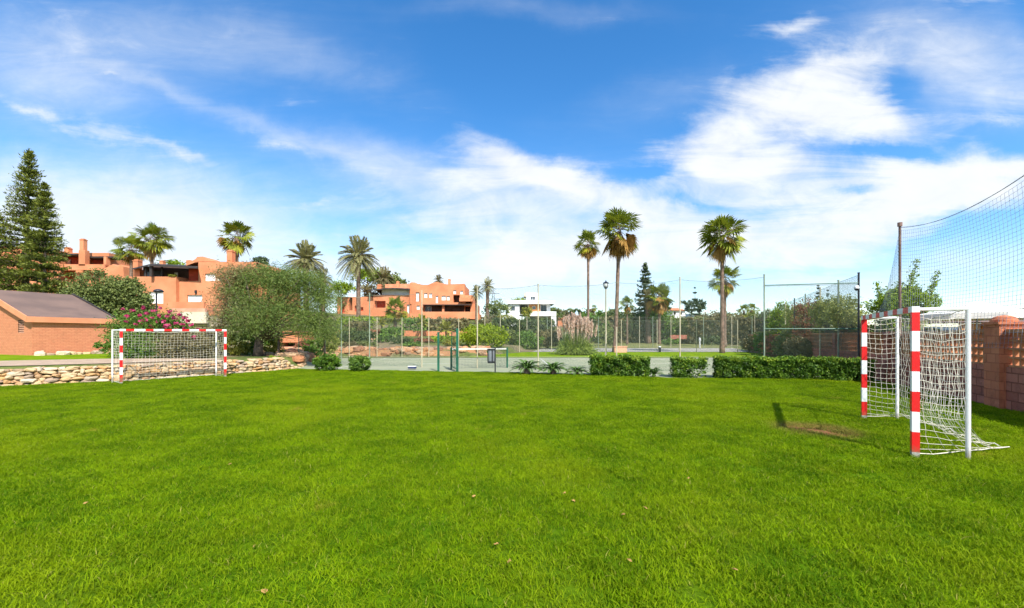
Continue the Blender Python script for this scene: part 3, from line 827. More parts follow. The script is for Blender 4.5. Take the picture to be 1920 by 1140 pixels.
for i, (px, t_, b_, w, Yv, mt, lab) in enumerate([
    (440, 622, 668, 50, 24.5, 'yellow', 'variegated yellow green shrub right of the left goal'),
    (468, 612, 672, 40, 25.5, 'bush', 'dark leafy shrub behind the trunk of the feathery tree'),
    (512, 630, 668, 40, 26, 'yellow', 'yellow green shrub between the thick trunk and the thin stem'),
    (400, 600, 668, 46, 26, 'drab', 'olive coloured shrub behind the right post of the left goal'),
    (584, 630, 668, 46, 29, 'bush', 'dark shrub under the right side of the feathery tree'),
    (618, 618, 664, 40, 30, 'feather', 'pale broad leaved shrub right of the feathery tree stem'),
    (560, 640, 668, 26, 31, 'redbrown', 'reddish shrub beside the terracotta garden hut'),
    (500, 610, 650, 60, 33, 'bush', 'green bush filling the gap under the feathery tree')]):
    broad('shrub', px, t_, b_, Yv, w, L_[mt], lab, 'shrub', 'shrubs below the feathery tree', trunk=False, dens=1.4, nb=5, leaf=5)
broad('shrub', 512, 665, 681, 22.2, 26, L_['bright'], 'small bright green tuft growing on the rubble wall', 'shrub', trunk=False, nb=4)

# --- lawn edge shrubs, hedges, cycads
mound(613, 663, 20.6, 46, 'hedge', 'round bright green shrub at the lawn edge, larger one of two left of the gate', leaf=3.4, k=1.7, group='round shrubs at the lawn edge')
mound(674, 667, 20.0, 40, 'bush', 'smaller darker round shrub beside the weathered green fence post', leaf=3.4, k=1.7, group='round shrubs at the lawn edge')

def hedge(px0, px1, Y0_, Y1_, hgt, depth, label, rough=.085, mat='hedge', n=None, gaps=None, name='clipped_hedge', group='clipped hedges at the far side of the lawn', lf=.075):
    rng = nrng(); a = np.array((wx(px0, Y0_), Y0_)); b = np.array((wx(px1, Y1_), Y1_)); Lg = np.linalg.norm(b-a); d = (b-a)/Lg; nn = np.array((-d[1], d[0]))
    if nn[1] < 0: nn = -nn
    N = n or int(Lg * 5200 * hgt / .75 * (.075/lf)**2)
    u = rng.uniform(0, Lg, N); f = rng.uniform(0, 1, N); s = np.zeros(N); z = np.zeros(N)
    lump = .05*np.sin(u*5.1+1) + .04*np.sin(u*11.3) + .03*np.sin(u*23.)
    top = f < .38; fr = (f >= .38) & (f < .80); bk = f >= .80
    s[top] = rng.uniform(0, depth, top.sum()); z[top] = hgt
    s[fr] = 0; z[fr] = hgt * rng.uniform(.0, 1, fr.sum())**.85; s[bk] = depth; z[bk] = hgt * rng.uniform(0, 1, bk.sum())
    cl = np.sin(u*7.3)*np.cos(z*9+u*3.)*.06 + np.maximum(0, np.sin(u*13.+z*5)*np.cos(z*12-u*6.))*.12
    s = s + np.where(fr, cl + rng.uniform(-.02, .10, N), 0) + np.where(bk, -cl, 0); z = z + np.where(top, lump*.6 + rng.normal(0, .03, N), 0)
    e = np.minimum(u, Lg-u); endi = rng.uniform(0, 1, N) < .06
    u = np.where(endi, np.where(u < Lg/2, rng.uniform(0, .08, N), Lg - rng.uniform(0, .08, N)), u); s = np.where(endi, rng.uniform(0, depth, N), s); z = np.where(endi, hgt*rng.uniform(0,1,N), z)
    if gaps: keep = ~gaps(u/Lg, z/hgt, rng); u, s, z = u[keep], s[keep], z[keep]
    P = np.c_[a[0] + d[0]*u + nn[0]*s, a[1] + d[1]*u + nn[1]*s, np.zeros(len(u))]
    P += rng.normal(0, rough*.5, P.shape); P[:, 2] = H(P[:, 0], P[:, 1]) + np.maximum(.02, z)
    lb = LB(); tt = np.clip(.45 + .25*np.sin(u*3.1+z*8)*np.cos(u*9.) + rng.uniform(-.3, .4, len(u)) + .28*(z > hgt*.9), 0, 1)  # highlight painted into the tint: leaves along the top are lighter
    lb.add(leafq(rng, P, lf, .62), tt)
    # inner leaves so that no daylight passes
    M2 = len(u)//3; k = rng.integers(0, len(u), M2); Q = P[k].copy(); ins = rng.uniform(.06, .22, M2)
    Q[:, 0] += nn[0]*np.where(s[k] < depth/2, ins, -ins); Q[:, 1] += nn[1]*np.where(s[k] < depth/2, ins, -ins); Q[:, 2] *= .93
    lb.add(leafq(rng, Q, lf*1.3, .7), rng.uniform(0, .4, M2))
    c = (a+b)/2
    return tag(lb.build(name, L_[mat], None, (c[0], c[1], h(c[0], c[1]))), label, 'hedge', group)
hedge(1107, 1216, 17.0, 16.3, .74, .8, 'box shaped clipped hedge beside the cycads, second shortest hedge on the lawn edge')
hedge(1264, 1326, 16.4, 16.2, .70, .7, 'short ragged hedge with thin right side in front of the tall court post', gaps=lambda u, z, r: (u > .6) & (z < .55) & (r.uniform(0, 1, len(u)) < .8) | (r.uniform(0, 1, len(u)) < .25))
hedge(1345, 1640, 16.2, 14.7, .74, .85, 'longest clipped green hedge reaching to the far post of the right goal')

def cycad(px, pyt, Y, wpx, label):
    rng = nrng(); X = wx(px, Y); g = h(X, Y); R = wpx/2/F*Y*1.12
    t = thing('cycad', (X, Y, g), label, 'cycad', 'cycads at the lawn edge')
    hb = .2 if wpx > 50 else .10
    mb = MB(); mb.tube([(X, Y, g-.05), (X, Y, g+hb*.7), (X, Y, g+hb+.04)], [hb*.7, hb*.75, hb*.5], 9); mb.build('trunk', M['palmbark'], t)
    lb = LB(); nf = 30; hub = np.array((X, Y, g+hb)); Hh = max(wz(pyt, Y) - g, .42)
    for i in range(nf):
        az = i*2.39996; q = i/(nf-1); el = rad(72 - 58*q + rng.uniform(-6, 6)); hd = np.array((math.cos(az), math.sin(az), 0)); Lf = R*rng.uniform(.95, 1.1)
        s = np.linspace(.08, 1, 26)
        P = hub + hd*(Lf*s*math.cos(el*.75))[:, None] + np.array((0, 0, 1))*((Hh-hb)*1.45*np.sin(max(el, .45))*s - .50*Lf*s*s*math.cos(el*.6))[:, None]
        P[:, 2] = np.maximum(P[:, 2], g + .03); T = np.gradient(P, axis=0); T /= np.linalg.norm(T, axis=1, keepdims=True); S = np.cross(T, (0,0,1.)); S /= np.linalg.norm(S, axis=1, keepdims=True)+1e-6
        for sg in (-1, 1):
            ln = (.17*R*np.sin(np.pi*(.15+.75*s))+.02)[:, None]; D = sg*S*.85 + T*.55 + np.array((0,0,.2)); D /= np.linalg.norm(D, axis=1, keepdims=True)
            wv = T*.016*(R/.6); lb.add(np.stack([P, P+D*ln*.5+wv, P+D*ln, P+D*ln*.5-wv], 1), np.clip(rng.uniform(0, 1) * .5 + rng.uniform(0, .5, 26), 0, 1))
    lb.build('fronds', L_['cycad'], t)
cycad(988, 671, 18.0, 62, 'dark green cycad beside the litter bin, largest of the row')
cycad(1037, 675, 17.9, 56, 'dark green cycad, second from the litter bin')
cycad(1082, 689, 17.6, 44, 'low spreading cycad against the left end of the box hedge')
cycad(1226, 693, 16.6, 36, 'smallest cycad, tucked against the right end of the box hedge')

# --- palms
G1 = 'tall fan palms beyond the courts'; G2 = 'fan palms behind the terracotta houses'; G3 = 'date palms on the left hillside'
fan_palm(1160, 432, 47, 42.7, 'tallest fan palm with a shaggy brown and yellow crown', G1, dead=.5, trunk_w=8, nf=60, lean=-.4)
fan_palm(1354, 440, 46, 40, 'tall fan palm with a full round crown in front of a shorter one', G1, dead=.36, trunk_w=8, nf=60)
fan_palm(1103, 456, 27, 60, 'slender fan palm left of the tallest one, its trunk rising behind pampas grass', G1, dead=.5, trunk_w=5.5, nf=46)
fan_palm(1359, 523, 30, 62, 'shorter fan palm standing behind the trunk of the round crowned palm', G1, dead=.38, trunk_w=6.5, nf=46)
fan_palm(285, 447, 35, 76, 'fan palm with green crown above the dark flat roof, right one of a pair', G2, dead=.1, trunk_w=6.5)
fan_palm(246, 466, 28, 80, 'lower fan palm of the pair above the left house', G2, dead=.25, trunk_w=6, nf=40)
fan_palm(444, 441, 34, 74, 'fan palm with orange dry fronds beside the terracotta chimney', G2, dead=.42, trunk_w=7)
fan_palm(1236, 556, 30, 84, 'leafy fan palm in front of the dark conifer', 'fan palms in the far tree line', dead=.4, trunk_w=6, nf=44)
fan_palm(1176, 570, 17, 80, 'small pale fan palm left of the dark conifer', 'fan palms in the far tree line', dead=.15, trunk_w=4, nf=34)
fan_palm(1395, 582, 15, 110, 'small far fan palm left of the tall green court post', 'fan palms in the far tree line', dead=.3, trunk_w=4, nf=30)
fan_palm(1410, 580, 14, 112, 'small far fan palm right beside another one of the same size', 'fan palms in the far tree line', dead=.3, trunk_w=4, nf=30)
fan_palm(1114, 577, 7, 150, 'tiny distant fan palm between two tall trunks', 'fan palms in the far tree line', dead=.1, trunk_w=2, nf=26)
fan_palm(741, 580, 27, 62, 'bushy green fan palm in front of the long terracotta apartment house', 'fan palms in the far tree line', dead=.05, trunk_w=8, nf=40)
feather_palm(574, 489, 44, 60, 'date palm with a wide grey green crown above the feathery tree', G3)
feather_palm(672, 480, 45, 58, 'date palm with a bare slender trunk beside the umbrella pines', G3, trunk_w=8.5)
feather_palm(914, 536, 17, 84, 'taller date palm right of the long terracotta apartment house', 'date palms right of the apartment house', nf=34, trunk_w=7, droop=.7)
feather_palm(893, 548, 16, 86, 'shorter date palm right against the long terracotta apartment house', 'date palms right of the apartment house', nf=34, trunk_w=5, droop=.8)
feather_palm(605, 522, 24, 75, 'low date palm crown just above the feathery tree', G3, nf=34)
feather_palm(720, 522, 26, 122, 'date palm among the umbrella pines', G3, nf=34, mat='drab')
feather_palm(822, 526, 14, 135, 'date palm top peeping over the apartment house roof', G3, nf=30, mat='drab')
feather_palm(1215, 560, 20, 88, 'ragged date palm between conifer and fan palm', 'date palms right of the apartment house', nf=34, mat='drab', droop=.5)

# --- hillside and background trees
for a in [
    ('umbrella_pine', 690, 502, 534, 125, 78, 'bright', 'yellow green umbrella pine behind the tall date palm trunk', 'tree', dict(flat=.8)),
    ('umbrella_pine', 728, 508, 545, 128, 70, 'olive', 'olive toned umbrella pine left of the apartment house roof', 'tree', {}),
    ('umbrella_pine', 640, 528, 556, 110, 54, 'bright', 'dark green umbrella pine right of the feathery tree', 'tree', {}),
    ('umbrella_pine', 756, 522, 545, 135, 22, 'darkhedge', 'small dark pine next to the apartment house chimney', 'tree', {}),
    ('tree', 487, 475, 512, 95, 30, 'conifer', 'small dark round tree above the right end of the left house', 'tree', {}),
    ('tree', 330, 487, 512, 90, 60, 'bright', 'green pine top showing over the dark flat roof', 'tree', {}),
    ('tree', 700, 535, 560, 118, 60, 'drab', 'grey brown bare bush left of the apartment roof', 'tree', {}),
    ('tree', 930, 561, 604, 86, 54, 'olive', 'olive green tree between the apartment house and the white villa', 'tree', {}),
    ('tree', 918, 590, 622, 72, 50, 'drab', 'dull green tree below the two date palms', 'tree', {}),
    ('tree', 945, 585, 618, 74, 40, 'yellow', 'yellowish tree at the left foot of the white villa', 'tree', {}),
    ('tree', 978, 556, 575, 130, 44, 'bright', 'flat topped green pine behind the white villa', 'tree', {}),
    ('tree', 988, 572, 600, 104, 20, 'yellow', 'small yellow green tree in front of the white villa wall', 'tree', {}),
    ('tree', 1045, 572, 602, 118, 34, 'olive', 'green tree at the right end of the white villa', 'tree', {}),
    ('tree', 1310, 552, 590, 100, 24, 'conifer', 'dark rounded conifer right of the tall cream post', 'conifer', {}),
    ('tree', 1296, 562, 592, 98, 34, 'conifer', 'spreading dark tree left of the rounded conifer', 'conifer', {}),
    ('tree', 1246, 538, 588, 96, 26, 'conifer', 'narrow dark conifer right of the tall pointed one', 'conifer', {}),
    ('tree', 1192, 578, 610, 96, 40, 'drab', 'rusty green tree below the pointed conifer', 'tree', {}),
    ('tree', 1350, 584, 640, 92, 84, 'drab', 'dark olive tree behind the palm trunk on the right', 'tree', {}),
    ('tree', 1290, 590, 642, 88, 90, 'olive', 'olive tree below the white house with orange roof', 'tree', {}),
    ('tree', 1170, 578, 640, 92, 90, 'darkhedge', 'dark green tree behind the tallest palm trunk', 'tree', {}),
    ('tree', 1235, 576, 642, 90, 84, 'bush', 'dense green tree below the leafy fan palm', 'tree', {}),
    ('tree', 1100, 583, 640, 90, 80, 'bush', 'green tree behind the pampas plumes', 'tree', {}),
    ('tree', 1395, 592, 636, 96, 70, 'drab', 'brownish tree at the right end of the far tree line', 'tree', {}),
    ('tree', 1440, 578, 640, 90, 76, 'olive', 'pale olive tree behind the tall green court post', 'tree', {}),
    ('tree', 1330, 586, 612, 140, 60, 'drab', 'low far tree in front of the blue hill', 'tree', {}),
    ('tree', 1375, 588, 612, 145, 70, 'olive', 'far olive tree between the palm trunk and small palms', 'tree', {}),
    ]:
    nm, px, t_, b_, Yv, w, mt, lab, cat, kw = a
    broad(nm, px, t_, b_, Yv, w, L_[mt], lab, cat, 'trees of the background', dens=1.5, **kw)
rng = np.random.default_rng(77)
cols = ['drab', 'olive', 'darkhedge', 'conifer', 'redbrown', 'bush']
lab2 = ['pointed treetop', 'broad treetop', 'ragged treetop', 'dark treetop', 'rusty treetop', 'low treetop']
posn = ['beside the villa', 'left of the slender palm', 'right behind the slender palm', 'between the palms and the lamp', 'behind the court lamp', 'just right of the court lamp', 'left of the tallest palm trunk', 'right of the tallest palm trunk', 'left of the small pale palm']
for i, px in enumerate((1050, 1066, 1082, 1098, 1110, 1126, 1141, 1150, 1168)):
    w = rng.uniform(24, 34); tp = rng.uniform(573, 584)
    broad('tree', px, tp, 602, 170 + rng.uniform(-10, 10), w, L_[cols[i % 6]], lab2[i % 6] + ' on the far skyline ' + posn[i], 'tree', 'far skyline trees', dens=1.4, nb=4)
norfolk(1210, 496, 592, 92, 58, 'tall pointed dark conifer behind the leafy fan palm', 'conifer', 18, 'conifer', 'far conifers', per=8, dens=.5, lpx=4.5, asp=.5)
norfolk(1303, 540, 592, 100, 20, 'thin tiered young pine with gaps between its branches', 'conifer', 6, 'norfolk_pine', 'far conifers', per=8, dens=.5, lpx=3.5, asp=.6)
norfolk(1534, 536, 612, 62, 22, 'slim tiered pine behind the side fence of the court', 'conifer', 11, 'norfolk_pine', 'far conifers', per=8, dens=.5, lpx=3.5, asp=.6)

# green belts
def belt(px0, px1, pyt, pyb, Y0_, Y1_, mat, label, group='hedges on the hillside', depth=1.6, name='hedge', lfpx=4.5, k=1.):
    rng = nrng(); n = int(.5*k*(px1-px0)*(pyb-pyt)*2)
    u = rng.uniform(0, 1, n); Yv = Y0_ + (Y1_-Y0_)*u; x = wx(px0 + (px1-px0)*u, Yv); g = H(x, Yv)
    top = wz(pyt, Yv) + .05*(wz(pyt, Yv)-g) * np.sin(u*23+1) + .03*(wz(pyt, Yv)-g)*np.sin(u*61)
    bot = np.maximum(g, wz(pyb, Yv) - .5)
    f = rng.uniform(0, 1, n); on = f < .3
    z = np.where(on, top, bot + (top-bot)*rng.uniform(0, 1, n)); dy = np.where(on, rng.uniform(0, depth, n), rng.uniform(-.25, .35, n) + .3*np.sin(u*40+z*3))
    lb = LB(); P = np.c_[x, Yv+dy, z] + rng.normal(0, .12, (n, 3)); lb.add(leafq(rng, P, lfpx/F*(Y0_+Y1_)/2, .6), np.clip(.5+.3*np.sin(u*31+z*4)+rng.uniform(-.4,.4,n), 0, 1))
    Yc = (Y0_+Y1_)/2; xc = wx((px0+px1)/2, Yc)
    return tag(lb.build(name, L_[mat], None, (xc, Yc, h(xc, Yc))), label, 'hedge', group)
belt(634, 700, 598, 620, 52, 52, 'bright', 'long light green hedge under the left wing of the apartment house')
belt(752, 800, 599, 619, 55, 55, 'bush', 'dark hedge under the left end of the long balcony')
belt(800, 880, 600, 625, 56, 58, 'drab', 'greyish hedge under the long balcony')
belt(640, 694, 626, 660, 40, 40, 'darkhedge', 'rounded dark green hedge above the rock bank', k=1.5)
belt(925, 1040, 601, 648, 60, 64, 'darkhedge', 'tall dark green hedge below the white villa', k=1.2)
belt(1080, 1290, 598, 641, 86, 92, 'drab', 'long dull green hedge beyond the dry field', k=1.2)
belt(1290, 1470, 600, 643, 84, 70, 'drab', 'dark hedge beyond the dry field on the right', k=1.2)
mound(905, 609, 40, 94, 'lime', 'large dome shaped bright green bush behind the tennis court', 'dome_bush')
for i, (px, t_, Yv, w, mt, lab) in enumerate([
    (735, 612, 46, 44, 'bush', 'green bush at the foot of the bushy fan palm'),
    (716, 626, 42, 36, 'bush', 'small green bush above the rock bank'),
    (752, 630, 41, 40, 'darkhedge', 'dark bush right below the bushy fan palm'),
    (790, 634, 42, 46, 'redbrown', 'dark brownish bush behind the cream post'),
    (832, 630, 43, 56, 'bright', 'dull green bush behind the open gate'),
    (704, 616, 47, 26, 'redbrown', 'reddish rock plant above the terracotta garden wall'),
    (655, 640, 37, 40, 'drab', 'brownish bush at the left end of the rock bank')]):
    mound(px, t_, Yv, w, mt, lab, 'bush', 'bushes above the rock bank')
for px, py, r, Yv, lab in ((791, 604, 17, 50, 'yellow green banana like plant behind the cream post'), (836, 618, 20, 48, 'pale green fan leaved plant above the gate'), (716, 606, 15, 52, 'small yellow palm plant left of the bushy fan palm')):
    feather_palm(px, py, r, Yv, lab, 'pale palm plants', 'palm_plant', 20, 3, 'yellow', .6, -10, cat='plant', tick=2.5)
mound(524, 600, 46, 70, 'drab', 'bush hiding the foot of the left house', 'bush', 'bushes above the rock bank')

for i, (px, t_, Yv, w, mt, lab) in enumerate([
    (690, 640, 36.5, 34, 'olive', 'olive bush right behind the rock bank, nearest the weathered green post'),
    (775, 640, 38, 40, 'bush', 'green bush rising behind the middle of the rock bank'),
    (848, 636, 39, 36, 'yellow', 'yellow green bush seen between the gate posts'),
    (940, 618, 50, 60, 'olive', 'olive bush just right of the dome shaped bush'),
    (985, 622, 52, 60, 'bush', 'green bush between dome bush and pampas grass'),
    (1025, 618, 54, 56, 'drab', 'greyish bush touching the left side of the pampas grass'),
    (670, 600, 49, 50, 'drab', 'drab bush on the hillside left of the small palm plant'),
    (640, 612, 46, 50, 'olive', 'olive bush right of the pale broad leaved shrub'),
    (1130, 612, 70, 50, 'olive', 'olive shrub behind the court lamp post'),
    (1062, 628, 60, 40, 'bush', 'low green shrub behind the pampas stalks'),
    (1258, 634, 76, 34, 'bush', 'low green shrub before the small pinkish wall'),
    (1332, 630, 74, 44, 'darkhedge', 'dark low shrub left of the round crowned palm trunk')]):
    mound(px, t_, Yv, w, mt, lab, 'bush', 'bushes behind the courts')

# pampas grass
def pampas():
    rng = nrng(); Y = 36.5; X = wx(1080, Y); g = h(X, Y)
    t = thing('pampas_grass', (X, Y, g), 'big clump of pampas grass with pink plumes between the courts', 'grass clump')
    lb = LB(); n = 2600; a = rng.uniform(0, 2*np.pi, n); el = rng.uniform(rad(12), rad(80), n); Lf = rng.uniform(1.2, 2.2, n)
    b = np.c_[X + rng.normal(0, .35, n), Y + rng.normal(0, .3, n), np.full(n, g)]
    D = np.c_[np.cos(a)*np.cos(el), np.sin(a)*np.cos(el), np.sin(el)]
    m_ = b + D*Lf[:, None]*.6; e = m_ + D*Lf[:, None]*.45 + np.array((0, 0, -.55))*(Lf*np.cos(el))[:, None]; e[:, 2] = np.maximum(e[:, 2], g+.03)
    W = np.cross(D, unit(rng, n)); W /= np.linalg.norm(W, axis=1, keepdims=True); W *= .022
    lb.add(np.stack([b-W, b+W, m_+W, m_-W], 1), rng.uniform(0, 1, n)); lb.add(np.stack([m_-W, m_+W, e, e], 1)[:, [0,1,2,3]] + np.array([[[0,0,0],[0,0,0],[0,0,0],[0,.004,0]]]), rng.uniform(.3, 1, n))
    lb.build('leaf_blades', L_['pampas'], t)
    st = MB(); pl = LB()
    for i in range(96):
        a = rng.uniform(0, 2*np.pi); r = rng.uniform(.1, 1.75); x, y = X + math.cos(a)*r - .1, Y + math.sin(a)*r*.6
        zt = g + 3.45 - .25*r**2 + rng.uniform(-.35, .15) - (.5 if x < X-1 else 0)
        x0, y0 = X + (x-X)*.35, Y + (y-Y)*.35
        st.tube([(x0, y0, g), ((x0+x)/2, (y0+y)/2, (g+zt)/2), (x, y, zt-.3)], .010, 4, caps=False)
        m = 70; s = rng.uniform(0, 1, m); P = np.c_[x + (x-X)*.08*s + rng.normal(0, .045, m)*np.sin(np.pi*(s*.85+.1)), y + rng.normal(0, .045, m), zt - .95 + s*1.0]
        D = np.c_[rng.normal(0, .3, m), rng.normal(0, .3, m), np.ones(m)]; D /= np.linalg.norm(D, axis=1, keepdims=True)
        pl.add(leafq(rng, P, .19, .42, D), rng.uniform(0, 1, m))
    st.build('stalks', M['postcream'], t); pl.build('plumes', L_['plume'], t)
pampas()

# --- right side: shrubs between side fence and block wall, tree behind the goal
def side(Y, off=0.6): return 6.22 + .4445*Y + off
def rtree(Yv, pyt, pyb, wpx, mt, lab, offx=.55, px=None, **kw):
    X = side(Yv, offx) if px is None else wx(px, Yv); p = CX + X/Yv*F
    return broad('tree', p, pyt, pyb, Yv, wpx, L_[mt], lab, 'tree', 'trees along the block wall', dens=1.3, nb=7, leaf=4, stems=2, thick=.07, **kw)
rtree(19.5, 552, 634, 74, 'feather', 'pale green tree nearest the camera post behind the court side fence', px=1585)
rtree(22.0, 546, 634, 80, 'feather', 'loose olive tree in front of the block wall, second from the camera post', px=1556)
rtree(25.5, 556, 636, 66, 'redbrown', 'reddish tree in front of the block wall behind the fence', px=1520)
rtree(29.5, 560, 634, 66, 'feather', 'pale green tree behind the reddish one along the block wall', px=1500)
rtree(34.0, 564, 634, 56, 'bright', 'small bright green tree at the far end of the side fence', px=1466)
rtree(40.0, 572, 630, 40, 'feather', 'faint pale tree beyond the side fence end', px=1488)
broad('tree', 1592, 596, 622, 22.5, 44, L_['orange'], 'low tree with orange blossom beyond the block wall', 'tree', None, trunk=True, dens=1.2, nb=5)
broad('shrub', 1625, 612, 650, 19, 50, L_['darkhedge'], 'dark shrub beyond the wall behind the far goal post', 'shrub', None, trunk=False, dens=1.4)
for px, Yv, pt, lab in ((1573, 24, 548, 'feathery upright conifer shoot behind the camera post'), (1594, 23, 552, 'slanting feathery conifer shoot nearest the camera post'), (1552, 28, 545, 'thin feathery shoot above the olive tree')):
    norfolk(px, pt, 600, Yv, 16, lab, 'feather' if px != 1552 else 'conifer', 10, 'young_conifer', 'feathery shoots beyond the wall', per=5, dens=.5, lpx=4, asp=.3)

for i, (Yv, t_, w, mt, lab) in enumerate([
    (24.5, 630, 52, 'drab', 'drab shrub leaning on the block wall, nearest of the row behind the side fence'),
    (27.5, 624, 50, 'olive', 'olive shrub against the block wall, second of the row behind the side fence'),
    (31.0, 628, 44, 'redbrown', 'reddish shrub against the block wall behind the side fence'),
    (35.5, 622, 40, 'bush', 'green shrub against the block wall farther back'),
    (41.0, 626, 40, 'drab', 'drab shrub at the far end of the block wall')]):
    X_ = wall_x(Yv) - .55; mound(CX + X_/Yv*F, t_, Yv, w, mt, lab, 'shrub', 'shrubs against the block wall')

def goal_tree():
    rng = nrng(); Y = 15.6; X = wx(1688, Y); g = h(X, Y)
    t = thing('shrubby_tree', (X, Y, g), 'upright leafy tree growing beyond the wall behind the right goal', 'tree')
    mb = MB(); lb = LB(); z0 = g + 1.4
    mb.tube([(X, Y, g-.1), (X+.03, Y, g+.9), (X, Y, z0)], [.09, .07, .06], 7)
    for px, py in ((1718,487),(1700,512),(1747,512),(1740,535),(1690,530),(1660,545),(1645,556),(1636,566),(1655,528),(1675,548),(1710,535),(1725,540),(1668,560),(1705,556),(1735,560),(1762,550),(1680,570),(1690,560),(1650,572),(1720,572),(1700,580),(1670,585),(1735,585),(1752,590)):
        e = np.array((wx(px, Y), Y + rng.uniform(-.35, .35), wz(py, Y))); s0 = np.array((X, Y, z0 - .4))
        m_ = s0*.5 + e*.5 + np.array((0, 0, -.12 + rng.uniform(-.05, .05)))
        mb.tube([s0, m_, e], [.025, .016, .005], 5)
        n = 420; s = rng.uniform(.2, 1, n)[:, None]; P = (s0*(1-s)**2 + 2*s*(1-s)*m_ + s*s*e) + rng.normal(0, .105, (n, 3)) * (1.45 - s*1.0)
        lb.add(leafq(rng, P, .095, .5), rng.uniform(0, 1, n))
    blob_leaves(lb, rng, [(wx(p, Y), Y, wz(q, Y), r/F*Y, .5, r*.6/F*Y) for p, q, r in ((1690,566,34),(1655,574,26),(1725,568,30),(1700,548,24),(1672,560,24))], 5200, .09, .5, .16, (.5, 1.1), per=22)
    mb.build('trunk', M['bark'], t); lb.build('crown', L_['bright'], t)
goal_tree()

# ------------------------------------------------------------------ buildings
class House:
    def __init__(s, name, pxc, Y, label, mats, cat='house', gz=None, group=None):
        s.Y = Y; s.mats = mats; x = wx(pxc, Y); s.g = h(x, Y) if gz is None else gz
        s.t = thing(name, (x, Y, s.g), label, cat, group); s.walls = MB()
    def vol(s, p0, p1, yt, yb, dep, holes=(), off=0., m=0, mb=None, par=None):
        """box facing the lawn; px/py limits measured at distance Y+off; holes (p0,p1,y0,y1,mat,recess)"""
        mb = mb or s.walls; Y = s.Y + off
        x0, x1, z1 = wx(p0, Y), wx(p1, Y), wz(yt, Y); z0 = wz(yb, Y) if yb is not None else s.g - 2.5
        H_ = [(wx(a, Y), wx(b, Y), wz(d, Y), wz(c, Y), mm, rc) for a, b, c, d, mm, rc in holes]
        xs = sorted({x0, x1, *[v for q in H_ for v in q[:2]]}); zs = sorted({z0, z1, *[v for q in H_ for v in q[2:4]]})
        xs = [v for v in xs if x0 <= v <= x1]; zs = [v for v in zs if z0 <= v <= z1]
        for i in range(len(xs)-1):
            for j in range(len(zs)-1):
                cx_, cz_ = (xs[i]+xs[i+1])/2, (zs[j]+zs[j+1])/2
                if any(q[0] < cx_ < q[1] and q[2] < cz_ < q[3] for q in H_): continue
                mb.face([(xs[i],Y,zs[j]),(xs[i+1],Y,zs[j]),(xs[i+1],Y,zs[j+1]),(xs[i],Y,zs[j+1])], m)
        for a, b, c, d, mm, rc in H_:
            y1 = Y + rc
            mb.face([(a,Y,c),(a,y1,c),(a,y1,d),(a,Y,d)], m); mb.face([(b,Y,c),(b,Y,d),(b,y1,d),(b,y1,c)], m)
            mb.face([(a,Y,d),(a,y1,d),(b,y1,d),(b,Y,d)], m); mb.face([(a,Y,c),(b,Y,c),(b,y1,c),(a,y1,c)], m)
            mb.face([(a,y1,c),(b,y1,c),(b,y1,d),(a,y1,d)], mm)
        y1 = Y + dep
        mb.face([(x0,Y,z0),(x0,Y,z1),(x0,y1,z1),(x0,y1,z0)], m); mb.face([(x1,Y,z0),(x1,y1,z0),(x1,y1,z1),(x1,Y,z1)], m)
        mb.face([(x0,Y,z1),(x1,Y,z1),(x1,y1,z1),(x0,y1,z1)], m); mb.face([(x0,y1,z0),(x0,y1,z1),(x1,y1,z1),(x1,y1,z0)], m)
    def prof(s, pts, dep, off=0., m=0, mb=None):
        mb = mb or s.walls; Y = s.Y + off; P = [(wx(a, Y), wz(b, Y)) for a, b in pts]
        mb.face([(x, Y, z) for x, z in P], m); mb.face([(x, Y+dep, z) for x, z in P[::-1]], m)
        n = len(P)
        for i in range(n):
            (a, b), (c, d) = P[i], P[(i+1) % n]; mb.face([(a,Y,b),(a,Y+dep,b),(c,Y+dep,d),(c,Y,d)], m)
    def part(s, name, mat, fn, par=None, label=None, **kw):
        mb = MB(); fn(mb); o = mb.build(name, mat, par or s.t, **kw)
        if label: tag(o, label)
        return o
    def chimney(s, p0, p1, yt, yb, off=1., par=None, capm=None):
        Y = s.Y + off; d = wx(p1, Y) - wx(p0, Y)
        def f(mb):
            x0, x1, z0, z1 = wx(p0, Y), wx(p1, Y), wz(yb, Y) - .5, wz(yt, Y)
            mb.box(x0, x1, Y, Y+d, z0, z1 - d*.35); mb.box(x0 - d*.08, x1 + d*.08, Y - d*.08, Y + d*1.08, z1 - d*.36, z1 - d*.22)
            mb.box(x0+d*.12, x1-d*.12, Y+d*.12, Y+d*.88, z1-d*.23, z1)
        return s.part('chimney', s.mats[0], f)
    def win(s, p0, p1, y0, y1, off=0., rec=.2, kind='shutter', nb=1, frame='white', arch=False):
        Y = s.Y + off + rec; x0, x1, z1, z0 = wx(p0, Y-rec), wx(p1, Y-rec), wz(y0, Y-rec), wz(y1, Y-rec); w = max(.04, min(.07, (x1-x0)*.08))
        mb = MB(); yf = Y - .06
        mb.box(x0, x1, yf, yf+.05, z1-w, z1); mb.box(x0, x1, yf, yf+.05, z0, z0+w)
        for i in range(nb+1):
            xx = x0 + (x1-x0-w)*i/max(1, nb) if nb else x0
            mb.box(xx, xx+w, yf-.003, yf+.047, z0+w, z1-w)
        o = mb.build('window', M[frame], s.t)
        q = MB()
        if kind == 'shutter':
            n = max(4, int((z1-z0)/.14))
            for i in range(n):
                a = z0 + w + (z1-z0-2*w)*i/n; b = z0 + w + (z1-z0-2*w)*(i+1)/n
                q.face([(x0+w,Y-.025,a),(x1-w,Y-.025,a),(x1-w,Y-.008,b),(x0+w,Y-.008,b)])
            q.build('shutter', M['shutter'], o)
        else:
            q.box(x0+w, x1-w, Y-.035, Y-.02, z0+w, z1-w); q.build('pane', M['glass'], o)
        return o
